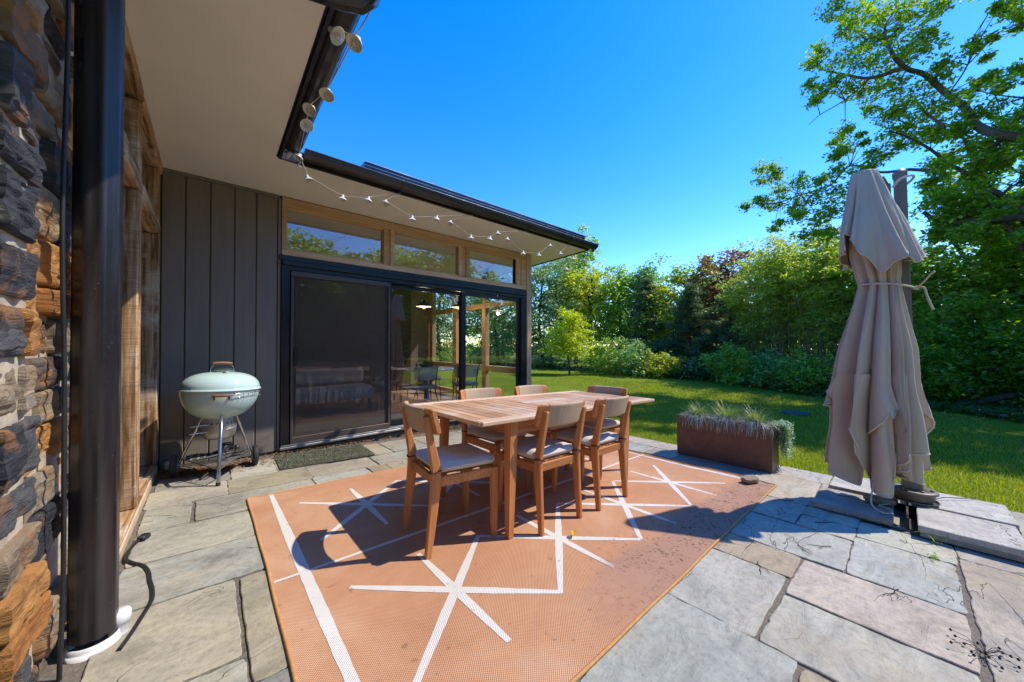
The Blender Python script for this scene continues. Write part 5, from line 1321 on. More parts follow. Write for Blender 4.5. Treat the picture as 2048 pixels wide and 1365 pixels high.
BLOBS=[(11.06,0.97,9.12,0.26),(13.39,0.92,10.29,0.23),(12.65,0.97,9.52,0.20),(12.80,0.60,9.82,0.31),(12.22,0.32,9.06,0.34),(12.77,-0.00,9.30,0.38),(12.16,-0.38,8.75,0.30),(12.87,-0.67,9.14,0.19),(12.10,0.57,8.66,0.32),(12.32,0.16,8.58,0.34),(12.98,-0.12,8.47,0.23),(11.95,-0.41,8.03,0.20),(13.43,1.56,9.74,0.28),(11.84,1.52,8.55,0.16),(11.88,0.91,8.26,0.29),(11.50,0.46,7.77,0.30),(12.68,0.08,8.12,0.27),(12.17,-0.45,7.85,0.16),(11.98,1.59,8.06,0.12),(11.72,1.32,7.59,0.17),(11.71,1.13,7.73,0.19),(11.15,1.39,7.13,0.10),(12.58,0.92,7.92,0.24),(12.76,0.70,7.69,0.19),(12.87,0.35,7.80,0.26),(12.39,0.01,7.34,0.27),(13.01,-0.39,7.33,0.27),(12.68,-0.61,7.40,0.18),(13.05,0.53,7.34,0.17),(12.17,0.25,6.65,0.23),(11.96,-0.14,6.55,0.27),(13.13,-0.47,6.73,0.25),(12.03,-0.71,6.40,0.22),(13.57,-1.10,7.10,0.21),(12.20,-0.62,7.39,0.13),(11.83,-1.02,7.23,0.08),(12.37,-1.29,7.63,0.06),(13.49,-1.34,7.80,0.07),(13.37,-1.16,8.20,0.09),(11.88,-1.26,6.59,0.11),(10.33,-1.20,5.63,0.11),(13.22,-1.72,7.13,0.13),(12.58,-1.15,6.86,0.13),(12.31,-1.06,6.13,0.21),(12.45,-1.38,6.08,0.21),(11.49,-1.47,5.46,0.16),(13.27,0.19,6.58,0.26),(12.58,-0.08,6.44,0.18),(13.27,-0.32,6.35,0.24),(12.24,-0.58,5.92,0.23),(12.09,-0.87,5.77,0.16),(12.59,0.97,6.79,0.19),(13.84,1.26,7.15,0.19),(13.04,0.99,6.47,0.16),(10.43,0.93,5.37,0.16),(12.40,0.67,6.47,0.04),(12.86,0.64,6.42,0.05),(12.50,0.47,5.98,0.12),(13.06,0.29,6.00,0.07),(12.55,0.01,5.96,0.15),(12.87,2.91,6.59,0.13),(12.53,2.52,6.40,0.15),(11.73,2.29,5.90,0.11),(12.68,2.82,6.15,0.13),(12.51,2.44,6.07,0.11),(12.37,1.87,5.68,0.20),(12.80,2.40,5.74,0.24),(12.21,2.77,5.42,0.15),(11.49,2.96,5.07,0.10),(12.26,2.48,5.20,0.24),(11.97,1.81,5.03,0.21),(12.23,1.44,5.12,0.25),(12.15,2.28,4.61,0.10),(12.65,2.52,4.60,0.10),(10.56,1.60,4.21,0.17),(11.83,1.39,4.36,0.27),(11.01,1.48,3.80,0.19),(11.39,1.37,5.23,0.13),(12.33,1.15,5.71,0.20),(12.45,0.97,5.16,0.30),(11.40,1.16,4.44,0.29),(12.07,1.99,4.86,0.17),(11.60,1.27,3.90,0.24),(11.96,-1.40,7.87,0.13),(11.39,-1.50,7.33,0.11),(11.39,-1.28,7.67,0.09),(12.89,-1.66,7.87,0.10),(11.94,0.67,5.30,0.22),(10.88,0.45,5.09,0.16),(12.77,-1.54,3.99,0.16),(12.36,-1.95,3.76,0.15),(12.69,-0.50,5.00,0.22),(12.17,-1.50,3.48,0.10),(12.62,-1.28,5.23,0.15),(12.51,-1.44,5.67,0.11),(10.83,-0.82,3.32,0.15),(12.14,-0.71,3.93,0.12),(12.69,-1.53,5.44,0.10),(12.82,-1.93,5.12,0.11),(12.60,-2.04,3.50,0.11),(13.03,-2.09,4.36,0.14),(12.73,-0.82,3.67,0.18),(11.77,-1.89,3.31,0.10),(12.02,-1.05,5.29,0.11),(13.45,-0.61,5.66,0.19),(12.77,-0.45,4.47,0.16),(12.81,-1.02,3.95,0.15),(12.46,-1.01,4.70,0.17),(12.13,-0.52,3.53,0.11),(13.05,-1.77,3.74,0.10),(12.98,-1.83,4.85,0.14),(12.78,-0.48,6.16,0.14),(11.78,-1.88,4.77,0.13),(13.53,-2.11,3.53,0.12),(10.70,-0.92,4.09,0.15),(11.71,-0.60,3.97,0.18),(11.53,-1.72,5.09,0.15),(11.19,-0.55,4.79,0.16),(11.53,-1.79,4.42,0.14),(11.91,-1.32,4.80,0.12),(12.78,-0.79,5.92,0.13),(11.23,-1.44,3.09,0.10),(13.54,-0.57,3.78,0.18),(11.94,-1.11,5.07,0.15),(12.11,-1.76,4.38,0.12),(11.70,-0.50,3.59,0.11),(12.60,-1.31,3.77,0.11),(11.57,-1.54,3.23,0.13),(12.50,-1.76,5.31,0.12),(12.52,-0.71,3.90,0.14),(12.60,-1.24,3.40,0.18),(12.85,-2.08,4.51,0.12),(12.01,-1.60,4.35,0.11),(11.71,-1.09,5.20,0.13),(13.55,-2.20,3.47,0.14),(12.83,-1.35,5.05,0.11),(12.12,-0.90,3.91,0.18),(12.23,-1.06,3.88,0.17),(12.70,-1.64,4.12,0.16),(12.43,-1.08,4.12,0.13),(11.31,-1.17,3.66,0.14),(13.54,-1.05,3.78,0.18),(13.35,-1.55,5.98,0.15),(11.95,-0.86,4.14,0.14),(12.40,-1.78,4.03,0.15),(13.14,-1.12,4.46,0.18),(11.83,-1.72,4.53,0.14),(12.85,-1.92,4.02,0.17),(13.36,-2.13,4.50,0.13),(12.38,-0.74,3.88,0.20),(12.90,-1.32,4.21,0.17),(11.16,-1.50,4.76,0.14),(13.11,-1.51,4.27,0.14),(12.85,-1.55,3.92,0.15),(12.90,-1.72,5.67,0.11),(13.41,-1.31,4.46,0.13),(10.52,-1.35,3.68,0.08),(12.93,-1.32,5.38,0.11),(12.41,-0.69,5.22,0.13),(11.91,-0.77,5.69,0.15),(11.57,-1.03,4.12,0.14),(13.92,-0.97,4.00,0.12),(11.47,-1.07,4.82,0.13),(12.51,-0.65,3.95,0.15),(11.02,-0.45,4.15,0.11),(12.79,-1.42,5.01,0.15),(13.21,-2.11,3.75,0.12),(11.92,-1.71,3.93,0.11),(13.36,-0.75,4.76,0.18),(12.10,-1.93,3.21,0.13),(13.47,-1.15,3.88,0.11),(13.19,-0.68,4.82,0.18),(12.07,-0.68,4.33,0.19),(12.43,-1.11,4.78,0.12),(12.50,-0.96,3.51,0.14),(12.27,-1.96,3.36,0.13),(11.49,-0.83,3.31,0.14),(11.87,-1.12,4.85,0.18),(12.89,-1.35,5.20,0.14),(11.76,-0.63,4.28,0.15),(12.44,-0.96,3.97,0.18),(12.93,-0.48,4.90,0.15),(12.61,-1.98,3.73,0.10),(13.28,-0.99,5.83,0.21),(11.47,-1.93,5.39,0.18),(13.34,-2.70,5.87,0.22),(12.34,-1.84,5.04,0.18),(13.04,-2.51,7.21,0.17),(12.33,-2.37,6.25,0.17),(14.57,-3.09,6.31,0.14),(13.14,-2.16,6.85,0.27),(10.99,-2.47,5.15,0.10),(11.70,-2.52,6.00,0.17),(11.75,-2.45,5.14,0.16),(13.24,-3.00,6.75,0.16),(13.48,-3.00,7.86,0.16),(12.08,-2.67,7.77,0.20),(12.31,-2.56,6.28,0.15),(12.48,-2.67,4.02,0.13),(12.62,-2.36,5.99,0.19),(11.95,-2.07,7.75,0.20),(10.62,-2.33,6.98,0.12),(12.75,-2.78,4.64,0.19),(13.66,-1.90,5.74,0.31),(11.76,-2.74,4.69,0.11),(13.38,-2.96,7.70,0.20),(13.03,-2.99,5.04,0.13),(11.45,-1.92,3.94,0.14),(12.54,-2.51,6.53,0.14),(11.56,-2.34,7.77,0.12),(13.26,-2.37,8.85,0.14),(12.36,-2.42,4.89,0.23),(11.86,-1.80,6.51,0.17),(12.04,-2.39,5.97,0.23),(11.76,-0.64,11.19,0.29),(12.75,0.50,11.45,0.34),(12.98,-2.79,8.92,0.19),(12.42,-0.12,10.88,0.24),(11.63,-2.02,8.62,0.13),(12.91,0.02,11.96,0.37),(12.07,0.32,10.53,0.34),(11.53,0.81,10.68,0.22),(13.76,0.71,12.55,0.30),(12.14,-2.51,8.67,0.15),(13.39,-2.50,10.81,0.23),(11.73,1.01,12.57,0.46),(11.82,-1.83,9.63,0.14),(11.43,-2.62,7.62,0.18),(12.53,0.56,11.36,0.30),(11.58,0.02,10.94,0.30),(11.30,-0.50,10.07,0.18),(11.63,-2.27,8.12,0.21),(11.65,-0.87,8.85,0.24),(12.21,-1.56,9.37,0.25),(12.60,-0.78,11.69,0.17),(12.46,0.19,12.73,0.40),(11.65,-1.06,8.91,0.14),(13.13,-1.15,9.58,0.28),(12.38,-0.91,10.37,0.17),(11.04,0.41,11.33,0.26)]
R0 = (0.750842, -0.660480, 0.001093)
R1 = (0.006662, 0.005920, -0.999960)
R2 = (0.660448, 0.750820, 0.008845)

# ------------------------------------------------------------------ trees
LM = {
 'lime': leaf_mat('leaf_lime', [(0.209, 0.323, 0.023), (0.323, 0.455, 0.038), (0.455, 0.500, 0.057), (0.500, 0.500, 0.095)], .45),
 'grey': leaf_mat('leaf_greygreen', [(0.087, 0.160, 0.055), (0.148, 0.247, 0.087), (0.247, 0.370, 0.135), (0.370, 0.450, 0.222)], .3, gloss=.1),
 'mid': leaf_mat('leaf_mid', [(0.088, 0.192, 0.035), (0.161, 0.310, 0.054), (0.265, 0.427, 0.074), (0.383, 0.450, 0.102)], .38),
 'yell': leaf_mat('leaf_yellowgreen', [(0.152, 0.228, 0.030), (0.277, 0.378, 0.046), (0.429, 0.450, 0.064), (0.450, 0.450, 0.101)], .42),
 'dark': leaf_mat('leaf_dark', [(0.069, 0.153, 0.051), (0.131, 0.259, 0.080), (0.217, 0.390, 0.109), (0.347, 0.450, 0.174)], .3),
 'pine': leaf_mat('needle_pine', [(.030, .062, .024), (.055, .105, .035), (.11, .17, .06), (.22, .27, .11)], .25),
 'copper': leaf_mat('leaf_copper', [(0.120, 0.050, 0.032), (0.190, 0.085, 0.050), (0.160, 0.120, 0.045), (0.250, 0.120, 0.065), (0.200, 0.210, 0.060)], .35),
 'oak': leaf_mat('leaf_oak', [(0.066, 0.159, 0.018), (0.112, 0.234, 0.026), (0.187, 0.327, 0.042), (0.299, 0.360, 0.066)], .48),
 'bamb': leaf_mat('leaf_bamboo', [(0.116, 0.206, 0.031), (0.206, 0.309, 0.047), (0.309, 0.412, 0.077), (0.450, 0.450, 0.154)], .42),
}
BARK = [plain('bark_grey', (.085, .07, .055), .9, 0, .4, 12, .9, .15, 30, (1, 1, .3)), plain('bark_dark', (.045, .035, .027), .9, 0, .4, 14, .9, .15, 30, (1, 1, .3))]
CANE = plain('bamboo_cane', (.12, .12, .05), .6, 0, .35, 3)

def crown_points(rng, ells, nclump, per, rc, flat=.55, shell=.35):
    """ells: (cx,cy,cz,rx,ry,rz). leaf positions in clumps that crowd the crown's outside, with holes between"""
    vol = np.array([e[3] * e[4] * e[5] for e in ells]) ** .8; vol = vol / vol.sum(); P = []; cl = []
    for i in range(nclump):
        e = ells[rng.choice(len(ells), p=vol)]; d = rng.normal(size=3); d /= np.linalg.norm(d); r = shell + (1 - shell) * rng.random() ** .6
        c = np.array(e[:3]) + d * np.array(e[3:]) * r * rng.uniform(.85, 1.12); q = rc * rng.uniform(.55, 1.4); cl.append((c, d))
        m = int(per * rng.uniform(.6, 1.4)); pp = rng.normal(size=(m, 3)) * np.array([q, q, q * flat]) * .6
        pp[:, 2] -= .35 * (pp[:, 0] ** 2 + pp[:, 1] ** 2) / q
        P.append(c + pp)
    return np.concatenate(P), cl

def tree(name, label, x, y, ells, mat, nclump, per, rc, leaf, seed, trunk=(.10, 2.), bark=0, group=None, aspect=.55, z=None, up=.5, flat=.55, nbranch=9, multi=1, cat='tree', droop=0.):
    rng = np.random.default_rng(seed); z = lawn_z(x, y) - .02 if z is None else z
    t = thing(name, label, cat, (x, y, z), 0, group)
    P, cl = crown_points(rng, ells, nclump, per, rc, flat)
    P = P[P[:, 2] > .05]
    raw_mesh('crown' if cat == 'tree' else 'foliage', leaf_quads(P, leaf, rng, up, aspect, droop=droop), 4, LM[mat], t)
    mb = MB(); r0, h = trunk; top = Vector((rng.normal(0, .1), rng.normal(0, .1), h))
    for k in range(multi):
        b = Vector((rng.normal(0, .12) * (multi > 1), rng.normal(0, .12) * (multi > 1), -.05)); mid = b.lerp(top, .5) + Vector((rng.normal(0, .06), rng.normal(0, .06), 0)) * h / 3
        mb.tube(smooth([b, b.lerp(mid, .5), mid, top]), [r0 * (1.25 - .8 * i / 18) for i in range(19)], 9)
    for c, d in [cl[i] for i in rng.choice(len(cl), min(nbranch, len(cl)), replace=False)]:
        s = Vector((0, 0, 1)) * h * rng.uniform(.45, .95); s.x, s.y = top.x * s.z / h, top.y * s.z / h; e = Vector(c); m = s.lerp(e, .5) + Vector((0, 0, .12 * (e - s).length))
        mb.tube(smooth([s, m, e]), [r0 * .5 * (1 - .85 * i / 12) for i in range(13)], 6)
    mb.build('trunk' if cat == 'tree' else 'stems', BARK[bark], t)
    return t

def pine(name, label, x, y, H, R, mat, seed, base=.25, whorls=13, leaf=.16, dens=1., group=None):
    rng = np.random.default_rng(seed); z = lawn_z(x, y) - .02; t = thing(name, label, 'tree', (x, y, z), 0, group); P = []; A = []; mb = MB()
    mb.tube([(0, 0, -.05), (rng.normal(0, .05), rng.normal(0, .05), H * .6), (0, 0, H * .97)], [.11, .07, .015], 9)
    for w in range(whorls):
        f = w / (whorls - 1); zz = base + (H - base) * f ** .95; rad = R * (1 - f) ** .75 * rng.uniform(.8, 1.1) + .12
        for b in range(6):
            a = rng.uniform(0, 2 * PI); l = rad * rng.uniform(.55, 1.15); e = np.array([math.cos(a) * l, math.sin(a) * l, zz + .10 * l + rng.normal(0, .08)])
            s = np.array([0, 0, zz - .05]); mb.tube([tuple(s), tuple(s + (e - s) * .5 + np.array([0, 0, -.03])), tuple(e)], [.022, .014, .005], 5, cap=False)
            for k in range(int(5 + 7 * l)):
                u = rng.uniform(.3, 1.05); c = s + (e - s) * u; d = (e - s) / np.linalg.norm(e - s); m = int(34 * dens)
                c = c + rng.normal(0, .10, 3) * np.array([1, 1, .5]); P.append(c + rng.normal(0, .055, (m, 3))); A.append(np.tile(d + np.array([0, 0, .35]), (m, 1)))
    raw_mesh('crown', leaf_quads(np.concatenate(P), leaf, rng, .2, .14, np.concatenate(A), .75), 4, LM[mat], t); mb.build('trunk', BARK[1], t); return t

def bamboo(label, x, y, H, R, n, seed, mat='bamb'):
    rng = np.random.default_rng(seed); z = lawn_z(x, y) - .02; t = thing('bamboo_clump', label, 'bamboo', (x, y, z), 0, 'bamboo at the lawn edge'); mb = MB(); P = []
    for i in range(n):
        a = rng.uniform(0, 2 * PI); r = R * rng.random() ** .5; b = Vector((math.cos(a) * r, math.sin(a) * r, 0)); h = H * rng.uniform(.65, 1.05); d = Vector((rng.normal(0, .3), rng.normal(0, .3), 0)); tip = b + d * h * .35 + Vector((0, 0, h)); m = b.lerp(tip, .5) - d * h * .08
        path = smooth([b, m, m.lerp(tip, .6) + Vector((0, 0, .1)), tip - Vector((0, 0, .15)) + d * .2]); mb.tube(path, [.013 * (1 - .7 * k / len(path)) for k in range(len(path))], 5, cap=False)
        for p in path[5:]:
            if p.z > .9: c_ = np.array(p) + rng.normal(0, .2, 3); P.append(c_ + rng.normal(0, .11, (26, 3)) * np.array([1, 1, .5]))
    P = np.concatenate(P); raw_mesh('foliage', leaf_quads(P, .13, rng, .45, .36, rng.normal(0, 1, (len(P), 3)), .2, droop=.15), 4, LM[mat], t); mb.build('canes', CANE, t); return t

# the young lime green tree standing on the lawn
tree('young_tree', 'small lime green young tree standing alone on the sunny lawn', 12.11, 9.86, [(0, 0, 1.45, 1.02, 1.02, .62), (0, 0, 2.05, .85, .85, .75), (0, .05, 2.75, .50, .50, .62), (.2, -.35, 1.15, .8, .75, .28), (-.3, .4, 1.3, .75, .8, .3)], 'lime', 165, 62, .24, .10, 1, (.042, 2.3), 0, flat=.4)
BG = 'trees of the boundary belt'
def bg(name, label, x, y, H, R, mat, seed, n=115, per=75, rc=.40, leaf=.17, low=.25, **k):
    e = [(0, 0, H * .55, R, R, H * .36), (R * .35, -R * .2, H * .76, R * .6, R * .6, H * .22), (-R * .4, R * .25, H * .66, R * .65, R * .65, H * .25), (0, 0, H * .30, R * .95, R * .95, H * .22)]
    return tree(name, label, x, y, e, mat, n, per, rc, leaf, seed, (.11, H * .8), 1, BG, **k)
bg('greygreen_tree', 'tall silvery green tree behind the right corner post of the house', 15.3, 14.5, 7.6, 2.3, 'grey', 11, 190, 85, .5)
bg('greygreen_tree', 'broad silvery green tree seen through the sun room glass', 14.2, 17.5, 7.4, 2.4, 'grey', 12, 170, 80, .5)
bg('greygreen_tree', 'silvery green tree seen through the middle glass door', 10.5, 18.5, 7.0, 2.3, 'grey', 91, 150, 75, .5)
bg('leafy_tree', 'mid green tree seen through the middle glass door left of the silvery one', 7.4, 19.5, 7.0, 2.4, 'mid', 92, 150, 75, .5)
bg('leafy_tree', 'mid green tree behind the sun room, hidden but for a gap beside its back wall', 4.6, 20.0, 7.0, 2.3, 'dark', 93, 120, 70, .5)
bg('dark_tree', 'tallest narrow tree rising behind the end of the gutter', 19.1, 15.0, 10.0, 1.7, 'mid', 13, 150, 80, .5, .2)
bg('yellowgreen_tree', 'yellow green tree behind the young lawn tree, right of the gutter end', 17.2, 12.3, 6.6, 1.75, 'yell', 14, 150, 75, .45)
bg('leafy_tree', 'mid green pointed tree in the belt right of the yellow green one', 17.5, 10.6, 6.2, 1.35, 'mid', 15)
bg('leafy_tree', 'narrow dark green tree with a spiky top near the middle of the belt', 18.1, 9.35, 6.45, 1.0, 'dark', 16)
bg('leafy_tree', 'low olive green tree in the dip of the belt left of the copper one', 17.3, 8.1, 5.0, 1.2, 'yell', 17)
bg('leafy_tree', 'green tree pressed against the left flank of the copper tree', 19.2, 7.2, 6.2, 1.3, 'mid', 18)
bg('copper_tree', 'dark copper red leaved tree in the middle of the belt', 19.0, 5.75, 6.35, 1.75, 'copper', 19, 190, 80, .42, .16, low=.3)
pine('pine_tree', 'soft dark pine reaching the ground below the copper tree, left one', 16.0, 6.25, 3.9, 1.5, 'pine', 20, group=BG)
pine('pine_tree', 'soft dark pine with pale tips below the copper tree, right one', 16.5, 4.75, 3.6, 1.7, 'pine', 21, group=BG)
pine('pine_tree', 'slender blue green pine left of the dip in the belt', 16.6, 8.6, 4.6, 1.2, 'pine', 22, group=BG)
bamboo('bamboo clump with bare canes showing below, left of the parasol', 16.0, 3.4, 5.0, .85, 46, 23)
bamboo('bamboo clump nearest the parasol on its left side', 15.3, 2.35, 5.2, .8, 46, 24)
bamboo('bamboo clump partly hidden behind the parasol cloth', 14.8, 1.45, 5.1, .8, 40, 25)
bg('leafy_tree', 'bright green tree directly behind the parasol post', 14.9, .55, 5.1, 1.05, 'mid', 26)
bg('leafy_tree', 'leafy tree just right of the parasol post under the big limbs', 14.3, -.55, 4.3, .95, 'mid', 27, leaf=.14)
bg('leafy_tree', 'leafy tree at the right edge under the big limbs', 14.5, -1.75, 4.5, 1.1, 'oak', 28, leaf=.14)
bg('leafy_tree', 'dense green tree at the far right edge of the belt', 14.6, -3.2, 5.0, 1.3, 'mid', 29, leaf=.15)
SH = 'shrubs at the foot of the belt'
def shrub(label, x, y, H, R, mat, seed, n=60, per=60, leaf=.11, rc=.26, **k):
    return tree('shrub', label, x, y, [(0, 0, H * .5, R, R, H * .5), (R * .4, R * .3, H * .4, R * .7, R * .7, H * .4), (-R * .4, -R * .2, H * .45, R * .7, R * .7, H * .42)], mat, n, per, rc, leaf, seed, (.03, H * .6), 1, SH, nbranch=10, multi=4, cat='shrub', **k)
shrub('dark shrub left of the young tree trunk at the belt foot', 14.6, 13.4, 1.9, 1.3, 'grey', 31)
shrub('grey green shrub at the lawn edge seen through the right glass door', 12.2, 15.6, 1.9, 1.5, 'grey', 94)
shrub('mid green shrub at the lawn edge seen through the middle glass door', 9.2, 16.4, 1.9, 1.6, 'mid', 95)
shrub('round green shrub right of the young tree', 13.9, 9.0, 1.7, 1.1, 'mid', 32, 80)
shrub('broad dark shrub left of the pines', 13.9, 7.7, 1.7, 1.1, 'dark', 33, 80)
shrub('small bright shrub in front of the pines', 13.9, 6.6, 1.15, .85, 'yell', 34)
shrub('low shrub between the two dark pines', 14.2, 5.5, 1.0, .8, 'pine', 35)
shrub('leafy shrub right of the pines under the bamboo', 13.5, 3.9, 1.5, .85, 'mid', 36, 70)
shrub('dark shrub before the left bamboo clump', 13.1, 2.8, 1.25, .7, 'dark', 37)
shrub('green shrub at the lawn edge left of the parasol cloth', 12.8, 1.85, 1.3, .65, 'mid', 38)
shrub('glossy leaved shrub right of the parasol post', 12.3, -.45, 1.95, .75, 'oak', 39, 95, 60, .10)
shrub('big glossy leaved shrub by the fallen log', 12.6, -1.15, 2.5, .85, 'oak', 40, 120, 60, .10)
shrub('glossy leaved shrub at the right edge of the picture', 12.3, -1.95, 2.3, .85, 'oak', 41, 110, 60, .10)
shrub('tall leafy shrub between the parasol post and the oak', 13.3, -.75, 3.2, .75, 'mid', 42, 110, 60, .11)
shrub('dark understorey shrub behind the parasol post', 13.9, .4, 2.6, .95, 'dark', 43, 90)
shrub('shaded shrub filling the belt behind the bamboo, left', 17.6, 4.1, 3.2, 1.3, 'dark', 44, 90, 60, .16, .4)
shrub('shaded shrub filling the belt behind the bamboo, right', 17.0, 2.4, 3.4, 1.3, 'dark', 45, 90, 60, .16, .4)
FAR = 'far trees behind the belt'
for i, (x, y, H, R, lab) in enumerate([(23.3, 19, 9.5, 2.8, 'distant tree behind the silvery ones by the house corner'), (26, 13.5, 8.0, 3., 'distant tree behind the yellow green tree'), (27, 9.3, 7.2, 2.8, 'distant tree behind the dip of the belt'), (26, 5, 7.6, 2.8, 'distant tree behind the copper one'), (23.5, 1.2, 7.6, 2.6, 'distant tree behind the bamboo'), (21.5, -2.6, 7., 2.8, 'distant tree behind the right edge of the belt'), (20, 24, 10, 3.2, 'distant tree behind the sun room')]):
    e = [(0, 0, H * .5, R, R, H * .45), (R * .4, 0, H * .7, R * .6, R * .6, H * .26), (-R * .3, R * .4, H * .3, R, R, H * .28)]
    tree('far_tree', lab, x, y, e, ('mid', 'dark')[i % 2], 120, 60, .6, .3, 60 + i, (.16, H * .7), 1, FAR)
# ground cover and rough grass at the foot of the belt
def edge_stuff(rng):
    base = [(3, 18.2), (8, 17.0), (12, 16.2), (14.6, 15.5), (14.3, 13.6), (14.05, 10.3), (13.9, 8), (14.0, 6.6), (14.1, 5), (13.6, 3.8), (12.6, 2.4), (11.8, 1.4), (11.6, .4), (11.3, -.6), (10.5, -1.25), (9.8, -2.2), (9, -3.4)]
    P = []; Q = []
    for (a, b), (c, d) in zip(base, base[1:]):
        L = math.hypot(c - a, d - b); n = int(L * 330)
        u = rng.random(n); off = np.abs(rng.normal(0, .7, n)) - .1; nx_, ny_ = -(d - b) / L, (c - a) / L
        if nx_ < 0: nx_, ny_ = -nx_, -ny_
        x = a + (c - a) * u + nx_ * off; y = b + (d - b) * u + ny_ * off; h = np.minimum(.6, .12 + .35 * np.clip(off, 0, 2)) * rng.random(n)
        Q.append(np.stack([x, y, np.array([lawn_z(i, j) for i, j in zip(x, y)]) + h], 1))
    Q = np.concatenate(Q)
    o = raw_mesh('undergrowth', leaf_quads(Q, .12, rng, .4, .45), 4, leaf_mat('undergrowth_leaf', [(.03, .06, .014), (.06, .10, .02), (.10, .14, .03), (.14, .13, .05)], .35)); tag(o, 'low rough undergrowth along the edge of the lawn', 'undergrowth', kind='stuff')
    n = 5200; x = rng.uniform(9.6, 12.6, n); y = rng.uniform(-2.6, .25, n); k = (x > 11.2 - .9 * np.clip(-y, 0, 3) * .55) ; x, y = x[k], y[k]
    G_ = np.stack([x, y, np.array([lawn_z(i, j) for i, j in zip(x, y)]) + .05 + .12 * rng.random(len(x))], 1)
    o = raw_mesh('ground_cover', leaf_quads(G_, .085, rng, 1.0, .7), 4, leaf_mat('ground_cover_leaf', [(.05, .11, .02), (.08, .16, .028), (.12, .20, .045)], .4)); tag(o, 'leafy green ground cover under the oak', 'ground cover', kind='stuff')
edge_stuff(np.random.default_rng(50))
# bare stems in the dark under the belt
t = thing('fallen_log', 'bare grey fallen limb lying under the shrubs at the right', 'log', (12.0, -1.4, lawn_z(12, -1.4)))
mb = MB(); mb.tube(smooth([(0, .95, .05), (-.05, .45, .14), (0, -.1, .38), (.1, -.8, .55), (.15, -1.5, .95)]), [.09 - .0025 * i for i in range(25)], 8); mb.tube(smooth([(0, .3, .18), (-.2, .5, .45), (-.3, .8, .60)]), .022, 6); mb.build('limb', BARK[0], t)

# the big oak whose limbs reach in from the right
def build_oak():
    bx, by = 12.6, -4.2; bz = lawn_z(bx, by)
    t = thing('oak_tree', 'large open crowned tree whose dark limbs reach in from the right edge', 'tree', (bx, by, bz))
    O = Vector((bx, by, bz)); mb = MB()
    mb.tube(smooth([(0, 0, -.1), (.05, .1, 1.2), (.1, .35, 2.6), (.15, .7, 3.6)]), [.36 - .006 * i for i in range(19)], 14)
    mb.tube(smooth([(.15, .7, 3.6), (.1, .2, 5.5), (-.2, .3, 7.5), (-.1, .6, 10.5)]), [.24 - .009 * i for i in range(19)], 12)
    mb.tube(smooth([(-.1, .3, 6.5), (-.3, 1.0, 7.3), tuple(Vector((11.9, -2.35, 7.0)) - O)]), [.1 - .003 * i for i in range(13)], 8)
    for pts, r0, r1 in LIMBS[:8] + LIMBS[9:]:
        q = [Vector(p) - O for p in pts]
        if r0 > .12: q = [Vector((.15, .75, 3.45 if r0 < .16 else 3.7))] + q
        sm = smooth(q, 4); mb.tube(sm, [.78 * (r0 + (r1 - r0) * (i / (len(sm) - 1)) ** .8) * (1 + .10 * mnoise.noise(Vector((i * .9, r0 * 50, 0)))) for i in range(len(sm))], 9)
    rng = np.random.default_rng(70); segs = [np.array(Vector(p) - O) for pts, a, b in LIMBS[:8] + LIMBS[9:] for p in pts]; S = np.array(segs)
    P = []
    for (x, y, z, r) in BLOBS:
        c = np.array([x, y, z]) - np.array(O); j = np.argmin(np.linalg.norm(S - c, axis=1)); s = S[j]
        if np.linalg.norm(s - c) < 1.1:
            m = (s + c) / 2 + np.array([0, 0, .06]); mb.tube([tuple(s), tuple(m), tuple(c)], [.012, .008, .004], 5, cap=False)
        n = int(80 + 1150 * r); k = max(4, int(n / 9))
        for q in range(k):      # leaves in whorled sprays that hang and blow to one side
            sc = c + rng.normal(0, 1, 3) * np.array([r, r, r * .75]) * .62; P.append(sc + rng.normal(0, .05, (9, 3)) * np.array([1, 1, .6]))
    hi = []
    for _ in range(900):        # upper crown, above the picture: it throws the broad dapple on the lawn
        h = rng.uniform(9.6, 13.5); c = np.array([rng.uniform(6.6, 11.5) + .675 * h, rng.uniform(-1.5, 6.5) - .38 * h, h]); f = R2[0] * c[0] + R2[1] * c[1]
        if h < 1.14 + f * 1.02 + .6 or h > 14: continue
        if mnoise.noise(Vector((c[0] - .675 * h, (c[1] + .38 * h) * .8, 3.3)) * 1.25) < .03: continue
        hi.append(c - np.array(O) + rng.normal(0, .22, (42, 3)))
    hi = np.concatenate(hi); print('high crown', len(hi))
    P = np.concatenate(P); raw_mesh('upper_crown', leaf_quads(hi, .2, rng, .35, .6), 4, LM['oak'], t); raw_mesh('crown', leaf_quads(P, .092, rng, .35, .5, np.tile(np.array([-.3, .5, -.25]), (len(P), 1)), 1.5), 4, LM['oak'], t); mb.build('trunk', BARK[0], t)
build_oak()
t = thing('tree_trunk', 'dark upright trunk of a second tree showing through the leaves under the big limbs', 'tree', (15.6, -1.6, lawn_z(15.6, -1.6)))
mb = MB(); mb.tube(smooth([(0, 0, -.1), (.05, .03, 2.0), (-.05, .05, 3.5), (0, .1, 5.6)]), [.21 - .005 * i for i in range(19)], 12); mb.tube(smooth([(0, .05, 3.0), (.1, .5, 3.9), (.1, .8, 4.8)]), .05, 7); mb.build('trunk', BARK[1], t)
rng = np.random.default_rng(71); P, _ = crown_points(rng, [(0, 0, 5.6, 1.4, 1.4, 1.1)], 60, 50, .35); raw_mesh('crown', leaf_quads(P, .14, rng), 4, LM['oak'], t)
